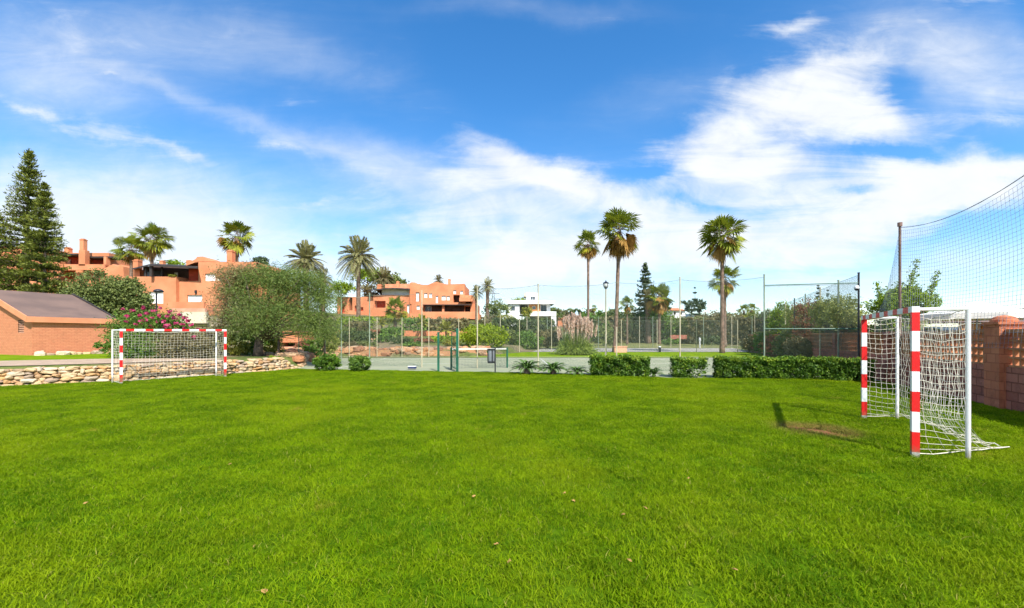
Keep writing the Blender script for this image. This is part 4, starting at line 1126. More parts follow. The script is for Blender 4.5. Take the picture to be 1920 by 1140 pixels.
    def done(s, name='walls'): return s.walls.build(name, s.mats, s.t)

# the brick hut on the terrace
def hut():
    d = np.array((-.93, .37)); e = np.array((.37, .93)); A = np.array((-27.0, 24.0)); g = h(-27.5, 25.5) - .05
    t = thing('brick_hut', (A[0], A[1], g), 'low painted brick hut with grey felt roof behind the rubble wall', 'hut')
    Lf, Wd = 3.7, 10.4; ze, zr = 2.62, 4.35
    def P(a, b, z): q = A + e*a + d*b; return (q[0], q[1], z)
    slope = (zr-ze)/(Wd/2)
    mb = MB()
    # side wall (long side to the right), gable wall (left) with an opening for the vent
    mb.face([P(0,0,g), P(Lf,0,g), P(Lf,0,ze), P(0,0,ze)])
    va, vb, vz0, vz1 = .9, 1.55, 1.78, 2.50
    zt = lambda b: ze + slope*min(b, Wd-b)
    for b0, b1 in ((0, va), (vb, Wd/2), (Wd/2, Wd)):
        mb.face([P(0,b1,g), P(0,b0,g), P(0,b0,zt(b0)), P(0,b1,zt(b1))])
    mb.face([P(0,vb,g), P(0,va,g), P(0,va,vz0), P(0,vb,vz0)]); mb.face([P(0,vb,vz1), P(0,va,vz1), P(0,va,zt(va)), P(0,vb,zt(vb))])
    mb.face([P(Lf,0,g), P(Lf,Wd,g), P(Lf,Wd,ze), P(Lf,Wd/2,zr), P(Lf,0,ze)]); mb.face([P(0,Wd,g), P(Lf,Wd,g), P(Lf,Wd,ze), P(0,Wd,ze)])
    mb.build('wall', M['hutbrick'], t)
    r = MB(); ov = .22; th = .07
    for sgn in (0, 1):
        b0, b1 = (-.12, Wd/2) if sgn == 0 else (Wd+.12, Wd/2)
        z0 = ze - .12*slope + .10; z1 = zr + .10
        r.hexa([P(-ov,b0,z0-th), P(Lf+ov,b0,z0-th), P(Lf+ov,b1,z1-th), P(-ov,b1,z1-th), P(-ov,b0,z0), P(Lf+ov,b0,z0), P(Lf+ov,b1,z1), P(-ov,b1,z1)])
    rf = r.build('roof', M['roofgrey'], t)
    f = MB()
    z0 = ze - .12*slope + .055
    f.hexa([P(-ov-.03,-.19,z0-.26), P(Lf+ov+.03,-.19,z0-.26), P(Lf+ov+.03,-.13,z0-.26), P(-ov-.03,-.13,z0-.26), P(-ov-.03,-.19,z0+.06), P(Lf+ov+.03,-.19,z0+.06), P(Lf+ov+.03,-.13,z0+.06), P(-ov-.03,-.13,z0+.06)])
    for a0 in (-ov-.06, Lf+ov):
        for b0, b1 in ((-.11, Wd/2), (Wd+.11, Wd/2)):
            f.hexa([P(a0,b0,z0-.26), P(a0+.06,b0,z0-.26), P(a0+.06,b1,zr-.20), P(a0,b1,zr-.20), P(a0,b0,z0+.07), P(a0+.06,b0,z0+.07), P(a0+.06,b1,zr+.125), P(a0,b1,zr+.125)])
    f.face([P(-ov,-.13,z0-.20), P(Lf+ov,-.13,z0-.20), P(Lf+ov,0,z0-.20), P(-ov,0,z0-.20)])
    f.build('fascia', M['roofpink'], rf)
    f = MB()
    f.hexa([P(Lf+ov-.10,-.08,z0+.055), P(Lf+ov,-.08,z0+.055), P(Lf+ov,Wd/2,zr+.13), P(Lf+ov-.10,Wd/2,zr+.13), P(Lf+ov-.10,-.08,z0+.12), P(Lf+ov,-.08,z0+.12), P(Lf+ov,Wd/2,zr+.20), P(Lf+ov-.10,Wd/2,zr+.20)])
    f.build('verge_strip', M['darkwood'], rf)
    v = MB(); v.face([P(.14,vb,vz0), P(.14,va,vz0), P(.14,va,vz1), P(.14,vb,vz1)])
    n = 7
    for i in range(n):
        z = vz0 + (vz1-vz0)*(i+.1)/n; v.hexa([P(.01,vb,z), P(.01,va,z), P(.10,va,z+.05), P(.10,vb,z+.05), P(.01,vb,z+.03), P(.01,va,z+.03), P(.10,va,z+.08), P(.10,vb,z+.08)])
    v.build('vent', M['terrapale'], t)
hut()
# rocks at the foot of the hut
rngs = np.random.default_rng(9); it = []
for i in range(16):
    b = rngs.uniform(.1, 3.6); q = np.array((-27.0, 24.0)) + np.array((.37,.93))*b + np.array((.93,-.37))*rngs.uniform(.2, .6); s_ = rngs.uniform(.10, .22)
    it.append(((q[0], q[1], h(q[0], q[1]) + s_*.3), (s_*1.5, s_, s_*.8), rngs.uniform(0, 3)))
tag(stones('foot_rocks', it, M['stone'], None, 3, .6), 'row of sandy rocks along the foot of the brick hut', 'rocks', kind='stuff')

# left villa on the hill
b = House('terracotta_villa', 160, 85, 'terracotta villa with tall thin chimney and dark red verandas at the far left', [M['terra'], M['terra2'], M['room']])
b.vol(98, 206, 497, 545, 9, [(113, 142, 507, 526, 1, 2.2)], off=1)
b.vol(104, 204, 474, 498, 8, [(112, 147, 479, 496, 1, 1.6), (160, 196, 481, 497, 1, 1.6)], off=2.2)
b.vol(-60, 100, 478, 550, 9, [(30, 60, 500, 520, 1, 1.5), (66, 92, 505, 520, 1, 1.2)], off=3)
b.vol(-60, 70, 462, 480, 6, off=5)
b.done()
b.part('veranda_roof', M['darkwood'], lambda m: (m.box(wx(106,86), wx(148,86), 85.6, 88, wz(478.5,86), wz(476.2,86)), m.box(wx(160,86), wx(215,86), 85.6, 88.5, wz(484,86), wz(481.2,86))))
b.part('parapet', M['terra'], lambda m: (m.box(wx(100,84.5), wx(196,84.5), 84.5, 84.8, wz(506,84.5), wz(495.5,84.5)), m.box(wx(88,84.2), wx(120,84.2), 84.0, 84.3, wz(504,84.2), wz(499.5,84.2))))
def f(m):
    Y = 83.5; pts = [(196,530),(196,503),(206,498),(212,495),(219,500),(226,496),(231,500),(233,530)]
    P = [(wx(a,Y), wz(c,Y)) for a, c in pts]; m.face([(x,Y,z) for x,z in P]); m.face([(x,Y+4,z) for x,z in P[::-1]])
    for i in range(len(P)):
        (a,c),(e,g_) = P[i], P[(i+1)%len(P)]; m.face([(a,Y,c),(a,Y+4,c),(e,Y+4,g_),(e,Y,g_)])
b.part('side_wing', M['terra'], f)
b.chimney(149, 156.5, 447, 474, off=-.3); b.part('chimney_breast', M['terra'], lambda m: m.box(wx(147.5,84.5), wx(159.5,84.5), 84.5, 85.4, wz(498,84.5), wz(469,84.5))); b.chimney(120, 128, 463, 478, off=4)
b.part('column', M['terra'], lambda m: m.box(wx(196,85.5), wx(201,85.5), 85.3, 86.2, wz(498,85.5), wz(481.5,85.5)))
b.part('terrace_door', M['terrapale'], lambda m: m.box(wx(122,88.6), wx(132,88.6), 88.55, 88.65, wz(497,88.6), wz(487,88.6)))

# left apartment house with the dark flat roof
b = House('terracotta_house', 370, 62, 'terracotta house with dark flat terrace roof and white shutters behind the oleander', [M['terra'], M['terra2'], M['room'], M['cream']])
b.vol(232, 330, 518.5, 610, 10, [(277, 306, 547, 569, 0, .25)])
b.vol(330.2, 500, 527, 612, 10, [(351, 379, 553, 572, 0, .25)], off=.6)
b.vol(372, 480, 491, 527.3, 8, [(384, 404, 513, 528-1.2, 0, .25), (404.3, 416, 520, 526.8, 3, .15)], off=.9)
b.prof([(372,491.3),(366,492),(349,498),(349,488),(356,487.5),(358,490),(366,486),(370,481.5),(380,481),(385,483),(392,487.5),(405,490.5),(425,493),(447,494.5),(455,492.5),(462,495),(492,498),(500,503),(480,505),(480,491.5)][::-1], 3, off=1.0)
b.vol(474, 494, 498, 530, 7, off=1.2)
b.done()
b.win(277, 306, 547, 569, rec=.25); b.win(351, 379, 553, 572, off=.6, rec=.25); b.win(384, 404, 513, 526.8, off=.9, rec=.25)
def f(m):   # dark pent roof over the terrace
    Y = 61.0
    m.hexa([(wx(279,Y),Y,wz(498.5,Y)),(wx(371,Y),Y,wz(503.5,Y)),(wx(371,Y+5),Y+5,wz(500,Y+5)),(wx(285,Y+5),Y+5,wz(497,Y+5)),
            (wx(279,Y),Y,wz(495.5,Y)),(wx(371,Y),Y,wz(500,Y)),(wx(371,Y+5),Y+5,wz(498,Y+5)),(wx(285,Y+5),Y+5,wz(494.5,Y+5))])
    m.hexa([(wx(247,Y+2),Y+2,wz(506,Y+2)),(wx(278.9,Y),Y,wz(498.4,Y)),(wx(284.9,Y+5),Y+5,wz(497,Y+5)),(wx(252,Y+6),Y+6,wz(504,Y+6)),
            (wx(247,Y+2),Y+2,wz(503.8,Y+2)),(wx(278.9,Y),Y,wz(495.4,Y)),(wx(284.9,Y+5),Y+5,wz(494.5,Y+5)),(wx(252,Y+6),Y+6,wz(501.5,Y+6))])
b.part('terrace_roof', M['darkwood'], f)
b.part('terrace_post', M['darkwood'], lambda m: m.box(wx(280,61.3), wx(284.5,61.3), 61.3, 61.6, wz(518.5,61.3), wz(498,61.3)))
b.part('terrace_post', M['darkwood'], lambda m: m.box(wx(266,61.8), wx(268.5,61.8), 62.3, 62.5, wz(518.5,61.8), wz(501,61.8)))
b.part('terrace_post', M['darkwood'], lambda m: m.box(wx(302,62.4), wx(304,62.4), 62.4, 62.55, wz(520,62.4), wz(500,62.4)))
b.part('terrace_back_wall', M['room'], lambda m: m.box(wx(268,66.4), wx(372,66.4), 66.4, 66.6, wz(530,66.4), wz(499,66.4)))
b.part('terrace_glazing', M['glass'], lambda m: (m.box(wx(270,66), wx(281,66), 66, 66.05, wz(522,66), wz(508,66)), m.box(wx(285,66), wx(303,66), 66, 66.05, wz(522,66), wz(508,66))))
b.part('terrace_door', M['shutter'], lambda m: m.box(wx(327,66), wx(333,66), 66, 66.06, wz(524,66), wz(511,66)))
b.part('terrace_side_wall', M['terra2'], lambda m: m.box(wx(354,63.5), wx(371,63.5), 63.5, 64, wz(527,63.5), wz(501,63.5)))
b.part('parapet', M['terra'], lambda m: (m.box(wx(252,64), wx(262,64), 64, 64.8, wz(520,64), wz(505,64)),))
b.part('window_box', L_['bright'] if False else M['bark'], lambda m: m.box(wx(316,62.1), wx(329,62.1), 62.1, 62.3, wz(518.6,62.1), wz(517.2,62.1)))
b.chimney(249, 258.5, 486, 500, off=4); b.chimney(299, 305.5, 488, 497, off=6); b.chimney(425, 435, 468, 495, off=1.5)
b.part('wall_lamp', M['dark'], lambda m: (m.box(wx(364,62.3), wx(367,62.3), 62.35, 62.55, wz(549,62.3), wz(544.5,62.3)), m.box(wx(364.8,62.3), wx(366.2,62.3), 62.45, 62.6, wz(551,62.3), wz(543.5,62.3))))
lb = LB(); r_ = nrng(); P = np.c_[r_.uniform(wx(316,61.9), wx(329,61.9), 500), r_.uniform(61.8, 62.3, 500), r_.uniform(wz(518.5,62), wz(514.5,62), 500)]
lb.add(leafq(r_, P, .2, .6), r_.uniform(0, 1, 500)); lb.build('balcony_plants', L_['yellow'], b.t)
# garden walls in front of it
b = House('garden_wall', 348, 54, 'stepped terracotta and beige garden walls in front of the left house', [M['terrapale'], M['cream'], M['terra']], cat='wall')
b.vol(315, 382, 566, 600, .4, m=2); b.vol(318, 384, 578, 600, .4, off=-2); b.vol(338, 386, 585, 606, .4, off=-4, m=1); b.vol(388, 425, 592, 612, .4, off=-3, m=1); b.vol(384.5, 420, 574, 596, .4, off=.2, m=2)
b.done()
def f(m):
    for px in np.arange(388, 424, 2.5): m.box(wx(px,50), wx(px,50)+.03, 50, 50.03, wz(592,50), wz(573,50))
    for py in (573, 583): m.box(wx(388,49.97), wx(424,49.97), 49.96, 49.99, wz(py,50)-.03, wz(py,50)+.03)
b.part('railing', M['dark'], f)
# terracotta garden hut under the tree
b = House('garden_kiosk', 543, 32, 'small terracotta garden hut with dark opening under the feathery tree', [M['terra'], M['rooftile'], M['room'], M['terrapale']], cat='hut')
b.vol(527, 556, 640, 672, 2.2, [(530, 553, 643, 650, 2, .8)], m=3)
b.prof([(524,642),(560,642),(556,622),(530,620)], 2.6, off=-.2, m=0)
b.done()
# terracotta retaining wall above the bank
b = House('retaining_wall', 740, 51, 'long low terracotta retaining wall across the hillside', [M['terra'], M['terrapale']], cat='wall')
b.vol(628, 668, 619, 634, .4); b.vol(674, 712, 619, 636, .4, off=-1); b.vol(748, 800, 620, 636, .4, off=-.5); b.vol(800.3, 884, 621, 636, .4); b.vol(690, 712, 628, 648, .4, off=-6, m=1)
b.done()

# long apartment house
b = House('apartment_house', 800, 110, 'long terracotta apartment house with balconies and white windows left of the white villa', [M['terra'], M['terra2'], M['room'], M['white']], cat='apartment house')
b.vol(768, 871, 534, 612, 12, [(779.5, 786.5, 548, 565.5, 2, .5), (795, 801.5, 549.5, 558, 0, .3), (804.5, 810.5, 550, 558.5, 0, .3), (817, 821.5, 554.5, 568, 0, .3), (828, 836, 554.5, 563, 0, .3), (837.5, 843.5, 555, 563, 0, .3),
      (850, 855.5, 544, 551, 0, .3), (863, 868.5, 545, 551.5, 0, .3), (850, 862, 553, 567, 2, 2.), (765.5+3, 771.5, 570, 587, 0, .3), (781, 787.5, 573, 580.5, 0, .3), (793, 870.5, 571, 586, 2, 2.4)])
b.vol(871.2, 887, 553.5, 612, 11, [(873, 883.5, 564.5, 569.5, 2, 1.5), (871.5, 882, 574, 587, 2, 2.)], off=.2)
b.vol(887.2, 894, 569.5, 612, 10, off=.3)
b.vol(892, 898.5, 588, 614, 8, off=-.4)
b.prof([(768,534.2),(768,531),(772,529.2),(778,529.5),(783,532),(794,534.2),(803,534),(812,530),(819,528.3),(826,530.5),(838,533.2),(871,532),(871,534.2)], 3, off=.0)
# left part with the pitched roof band
b.vol(700, 769, 553, 612, 9, [(702, 723, 564, 577, 1, 1.8), (763, 768.5, 571, 588, 0, .4)], off=.5)
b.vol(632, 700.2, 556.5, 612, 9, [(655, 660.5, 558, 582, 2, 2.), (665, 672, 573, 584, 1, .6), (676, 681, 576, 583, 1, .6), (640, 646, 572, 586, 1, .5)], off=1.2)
b.vol(716, 768, 541.5, 553.3, 7, m=3, off=1.5)
b.done()
b.part('roof', M['darkwood'], lambda m: (m.hexa([(wx(690,109),109,wz(545.2,109)),(wx(738,109),109,wz(541.2,109)),(wx(738,119),119,wz(540.5,119)),(wx(700,119),119,wz(544,119)),(wx(690,109),109,wz(543.8,109)),(wx(738,109),109,wz(539.8,109)),(wx(738,119),119,wz(539,119)),(wx(700,119),119,wz(542,119))]),
    m.hexa([(wx(738.1,109),109,wz(541.2,109)),(wx(769,109),109,wz(543.2,109)),(wx(769,119),119,wz(541.5,119)),(wx(738.1,119),119,wz(540.5,119)),(wx(738.1,109),109,wz(539.8,109)),(wx(769,109),109,wz(542,109)),(wx(769,119),119,wz(540,119)),(wx(738.1,119),119,wz(539,119))])))
b.part('roof', M['rooftile'], lambda m: m.hexa([(wx(722,112),112,wz(540,112)),(wx(768,112),112,wz(541,112)),(wx(768,117),117,wz(534,117)),(wx(722,117),117,wz(534,117)),(wx(722,112),112,wz(539.4,112)),(wx(768,112),112,wz(540.4,112)),(wx(768,117),117,wz(532,117)),(wx(722,117),117,wz(533,117))]))
b.part('balcony', M['terra'], lambda m: m.box(wx(692,107.5), wx(724,107.5), 107.5, 109.8, wz(593,107.5), wz(577.5,107.5)))
b.part('balcony', M['terra'], lambda m: (m.box(wx(790,107.8), wx(893,107.8), 107.6, 107.9, wz(598,107.8), wz(584.5,107.8)), m.box(wx(790,107.8), wx(893,107.8), 107.9, 110, wz(597,107.8), wz(595,107.8))))
b.part('balcony', M['terra'], lambda m: m.box(wx(861,108.3), wx(886,108.3), 108.3, 110, wz(565,108.3), wz(558,108.3)))
b.part('wall_band', M['darkwood'], lambda m: m.box(wx(793,109), wx(884,109), 108.9, 109.9, wz(572.2,109), wz(570.8,109)))
b.part('pillar', M['terra'], lambda m: m.box(wx(829,109.8), wx(833,109.8), 109.7, 110.2, wz(587,109.8), wz(571.8,109.8)))
b.part('lower_dark_band', M['room'], lambda m: m.box(wx(800,109.6), wx(884,109.6), 109.6, 109.7, wz(606,109.6), wz(598.2,109.6)))  # thin dark sheet before the wall, below the long balcony
for q in ((795,801.5,549.5,558),(804.5,810.5,550,558.5),(817,821.5,554.5,568),(828,836,554.5,563),(837.5,843.5,555,563),(850,855.5,544,551),(863,868.5,545,551.5),(781,787.5,573,580.5)):
    b.win(*q, rec=.3)
b.win(780, 785, 549, 565, rec=.3); b.win(763, 768.4, 571, 588, off=.5, rec=.4); b.win(740, 766, 544.5, 553, off=.9, rec=.4, nb=3); b.win(794, 806, 573, 585.5, rec=2.2, kind='glass', nb=2)
b.win(700, 706, 568, 577, off=2., rec=.2, kind='shutter')
b.chimney(840, 844.5, 523, 533, off=2); b.chimney(743, 748, 527, 538, off=3); b.chimney(707, 715, 533, 541, off=6)

# white villa
b = House('white_villa', 995, 108, 'white modern villa with timber panels and long balcony on the skyline', [M['white'], M['wood'], M['room'], M['cream']], cat='villa')
b.vol(952, 974, 563, 612, 10, [(957.5, 965.5, 574.5, 582.5, 0, .3)])
b.vol(974.2, 1032, 566.5, 590, 9, [(975, 990, 571, 590-.5, 2, 2.0), (1014, 1025, 572, 583.8, 2, 1.2)], off=1.2)
b.vol(992, 1013, 570.5, 584, 1.0, [(998, 1004, 574, 580, 2, .2)], off=.6, m=1)
b.vol(952, 1040, 562.8, 569.8, 9, off=-.6)
b.vol(988, 1043, 584, 592.6, 4, off=-2)
b.vol(1033.5, 1043, 592.8, 612, 6, off=-1.9)
b.vol(990, 1034, 592.8, 612, 5, [(994, 1003, 594, 600, 2, .3), (1008, 1013, 593.5, 606, 0, .3), (1018, 1027, 594, 605, 2, .4)], off=.5, m=3)
b.vol(987, 1008, 549, 563, 6, [(994.5, 1003.5, 556, 562.5, 0, .3)], off=1.5)
b.vol(983, 988, 549.5, 556, 5, off=1.2, m=3)
b.done()
b.win(957.5, 965.5, 574.5, 582.5, rec=.3, kind='glass', nb=2, frame='dark'); b.win(994.5, 1003.5, 556, 562.5, off=1.5, rec=.3, kind='glass', nb=2, frame='white'); b.win(1014, 1025, 572, 583.8, off=1.2, rec=1.1, kind='glass', nb=3, frame='dark'); b.win(998, 1004, 574, 580, off=.6, rec=.2, kind='glass', nb=1)
def f(m):
    for px in np.arange(1010, 1040, 3.): m.box(wx(px,107.6), wx(px,107.6)+.06, 107.6, 107.65, wz(562.8,107.6), wz(559.5,107.6))
b.part('roof_railing', M['steel'], f)

# far houses in the tree line
for (px, p0, p1, pr, pe, pb, Yv, wl, lab) in [(1272, 1258, 1285, 576, 582, 612, 122, 'white', 'small white house with orange tiled roof left of the cream post'),
    (1412, 1399, 1426, 588, 598, 616, 130, 'terrapale', 'small pinkish house with steep pale gable left of the green post'),
    (1222, 1212, 1236, 582, 588, 612, 126, 'white', 'white house corner behind the leafy fan palm'),
    (1062, 1046, 1082, 592, 597, 612, 140, 'terra', 'low orange roofed house right of the white villa')]:
    b = House('small_house', px, Yv, lab, [M[wl], M['rooftile'], M['room']], group='far houses in the tree line')
    w = p1-p0
    b.vol(p0, p1, pe, pb, 8, [(p0+w*.2, p0+w*.35, pe+3, pe+8, 2, .3), (p0+w*.6, p0+w*.78, pe+3, pe+8, 2, .3)]); b.done()
    if pr == 588: b.part('roof', M['white'], lambda m: m.hexa([(wx(p0-6,Yv),Yv-.5,wz(pb-2,Yv)),(wx(p1+4,Yv),Yv-.5,wz(pb-2,Yv)),(wx(p1+4,Yv),Yv+3,wz(pb-2,Yv)),(wx(p0-6,Yv),Yv+3,wz(pb-2,Yv)),(wx(px-2,Yv),Yv+.5,wz(pr,Yv)),(wx(px+1,Yv),Yv+.5,wz(pr,Yv)),(wx(px+1,Yv),Yv+3,wz(pr,Yv)),(wx(px-2,Yv),Yv+3,wz(pr,Yv))]))
    else: b.part('roof', M['rooftile'], lambda m: m.hexa([(wx(p0-1,Yv),Yv-.6,wz(pe+.3,Yv)),(wx(p1+2,Yv),Yv-.6,wz(pe+.3,Yv)),(wx(p1+2,Yv),Yv+9,wz(pe+.3,Yv)),(wx(p0-1,Yv),Yv+9,wz(pe+.3,Yv)),(wx(p0+w*.2,Yv),Yv+3.5,wz(pr,Yv)),(wx(p1-w*.2,Yv),Yv+3.5,wz(pr,Yv)),(wx(p1-w*.2,Yv),Yv+5,wz(pr,Yv)),(wx(p0+w*.2,Yv),Yv+5,wz(pr,Yv))]))
b = House('boundary_wall', 1275, 82, 'low red wall at the end of the dry field', [M['block']], cat='wall'); b.vol(1257, 1288, 628, 636, .4); b.done()

# ------------------------------------------------------------------ block wall on the right
WD = np.array((.41, 1.0)) / math.hypot(.41, 1.0)
def WP(Y, off=0., z=0.): return np.array((wall_x(Y) + off*WD[1], Y - off*WD[0], z))
def block_wall():
    t = thing('block_wall', (wall_x(9.6)+.1, 9.6, 0), 'pinkish block wall with openwork lattice top along the right side of the lawn', 'wall')
    dy = 5.3; ys = [9.6 + dy*i for i in range(-2, 8)]
    mb = MB(); mb.bar(WP(-1.2, .1, .455), WP(49, .1, .455), .20, .93); mb.build('block_base', M['block'], t)
    mb = MB(); mb.bar(WP(-1.2, .1, 1.715), WP(49, .1, 1.715), .22, .07); mb.build('coping', M['lattice'], t)
    tmpl = None
    for i, y in enumerate(ys[:-1]):
        y0, y1 = y + .19*WD[1], ys[i+1] - .19*WD[1]
        mb = MB()
        for k in range(4): mb.bar(WP(y0, .1, .945 + k*.185), WP(y1, .1, .945 + k*.185), .12, .045)
        n = 26
        for k in range(n+1):
            yy = y0 + (y1-y0)*k/n; mb.bar(WP(yy-.02, .1, 1.305), WP(yy+.02, .1, 1.305), .112, .745)
        mb.build('lattice_panel', M['lattice'], t)
    for y in ys:
        mb = MB()
        c = WP(y, .1)
        if y > 14:
            mb.bar(WP(y-.19, .1, .86), WP(y+.19, .1, .86), .30, 1.78); mb.build('pillar', M['block'], t); continue
        mb.bar(WP(y-.24, .1, .92), WP(y+.24, .1, .92), .42, 1.88)
        mb.bar(WP(y-.27, .1, 1.885), WP(y+.27, .1, 1.885), .48, .055)
        mb.lathe((c[0], c[1], 1.91), [(.225, 0), (.22, .05), (.17, .11), (.09, .145), (.005, .16)], 14)
        mb.build('pillar', M['pillar'], t)
block_wall()

def canvas():
    Y = 13.0; X = wx(1832, Y); zt, ze = wz(564, Y), wz(589, Y)
    t = thing('parasol', (X, Y, h(X, Y)), 'large white canvas parasol beyond the lattice wall right of the goal', 'parasol')
    mb = MB(); r = 1.4; k = 8; pr = []
    for i in range(k):
        a = 2*math.pi*(i+.5)/k; pr.append((X + r*1.05*math.cos(a), Y + r*math.sin(a), ze))
    for i in range(k):
        a, c = np.array(pr[i]), np.array(pr[(i+1) % k]); ap = np.array((X, Y, zt)); m1, m2 = (a+ap)/2 + (0,0,-.05), (c+ap)/2 + (0,0,-.05)
        mb.face([a, c, m2, m1]); mb.face([m1, m2, ap]); mb.face([a + (0,0,-.17), c + (0,0,-.17), c, a])
    mb.build('canopy', M['canvas'], t)
    mb = MB(); mb.tube([(X, Y, h(X, Y)), (X, Y, zt-.02)], .025, 8); mb.build('pole', M['steel'], t)
    for i in range(k):
        mb = MB(); mb.tube([(X, Y, zt-.08), np.array(pr[i]) + (0,0,-.03)], .009, 5); mb.build('rib', M['steel'], t)
canvas()
def shelter():
    Y = 15.5
    t = thing('timber_shelter', (wx(1870, Y), Y, 0), 'tan timber garden shelter beyond the lattice wall at the right edge', 'shelter')
    mb = MB(); mb.hexa([(wx(1800,Y),Y,wz(604,Y)),(wx(2080,Y),Y,wz(602,Y)),(wx(2080,Y),Y+4,wz(600,Y)),(wx(1830,Y),Y+4,wz(601,Y)),(wx(1850,Y),Y+1.4,wz(592,Y)),(wx(2060,Y),Y+1.4,wz(570,Y)),(wx(2060,Y),Y+3,wz(570,Y)),(wx(1870,Y),Y+3,wz(592,Y))]); mb.build('roof', M['roofgrey'], t)
    for px in (1806, 1850, 1900, 1960, 2060):
        mb = MB(); x = wx(px, Y+.2); mb.box(x-.06, x+.06, Y+.2, Y+.32, -.05, wz(604, Y)-.002); mb.build('post', M['wood'], t)
    mb = MB(); mb.box(wx(1800,Y+.35), wx(2080,Y+.35), Y+.35, Y+.41, .9, wz(606,Y)); mb.build('timber_panel', M['wood'], t)
shelter()
o = hedge(1655, 1745, 15.6, 14.4, 1.75, .7, 'dense dark hedge beyond the wall behind the goal mouth', mat='darkhedge', name='garden_hedge', group=None, lf=.09)
hedge(CX + (wall_x(18)+1.3)/18*F, CX + (wall_x(48)+1.3)/48*F, 18, 48, 1.95, .8, 'long dark hedge beyond the block wall behind the side court fence', mat='darkhedge', name='garden_hedge', group=None, lf=.15, n=16000)

# ------------------------------------------------------------------ tall ball stop net
def catenary(a, b, sag, n):
    s = np.linspace(0, 1, n)[:, None]; P = a*(1-s) + b*s; P[:, 2] -= sag*4*(s*(1-s))[:, 0]; return P
def ball_net():
    t = thing('ball_stop_net', (wall_x(13.7)-.1, 13.7, 0), 'tall dark ball stop net hanging from a rusty pole above the block wall', 'net')
    off = -.12; pole = WP(13.72, off); 
    mb = MB(); mb.tube([pole + (0,0,-.1), pole + (0,0,5.18)], .036, 10); mb.tube([pole + (0,0,5.14), pole + (0,0,5.26)], .065, 10); mb.build('pole', M['rust'], t)
    p2 = WP(6.6, off)
    mb = MB(); mb.tube([p2 + (0,0,-.1), p2 + (0,0,5.5)], .045, 10); mb.build('pole', M['rust'], t)
    top = catenary(pole + (0,0,5.1), p2 + (0,0,5.35), .50, 61); bot = catenary(pole + (0,0,1.35), p2 + (0,0,1.35), .0, 61)
    rng = nrng(); nv = 34
    G = np.zeros((61, nv+1, 3))
    for j in range(nv+1):
        q = j/nv; G[:, j] = bot*(1-q) + top*q
        G[:, j] += np.array((WD[1], -WD[0], 0)) * (.10*np.sin(np.linspace(0, 3.1, 61))*math.sin(q*3.1))[:, None]
        G[:, j, 2] += .02*np.sin(np.linspace(0, 9, 61) + j*.4)
    mb = MB()
    for i in range(61): mb.tube(list(G[i, ::3]) , .0031, 3, caps=False)
    for j in range(0, nv+1): mb.tube(list(G[::4, j]), .0031, 3, caps=False)
    mb.build('netting', M['ropedark'], t, uv=False)
    mb = MB(); mb.tube(list(top), .0075, 5); mb.build('top_rope', M['ropedark'], t)
    # loose end draped towards the far side of the pole
    e = WP(15.6, off, 2.3); top2 = catenary(pole + (0,0,5.05), e, -.0, 16); top2[:, 2] -= 1.0*np.sin(np.linspace(0, np.pi, 16))*.55
    bot2 = catenary(pole + (0,0,1.6), WP(15.6, off, 1.75), 0, 16); mb = MB()
    for i in range(16): mb.tube([top2[i], bot2[i]], .0031, 3, caps=False)
    for j in range(0, 29): q = j/28; mb.tube(list(bot2[::3]*(1-q) + top2[::3]*q), .0031, 3, caps=False)
    mb.build('netting', M['ropedark'], t, uv=False)
ball_net()

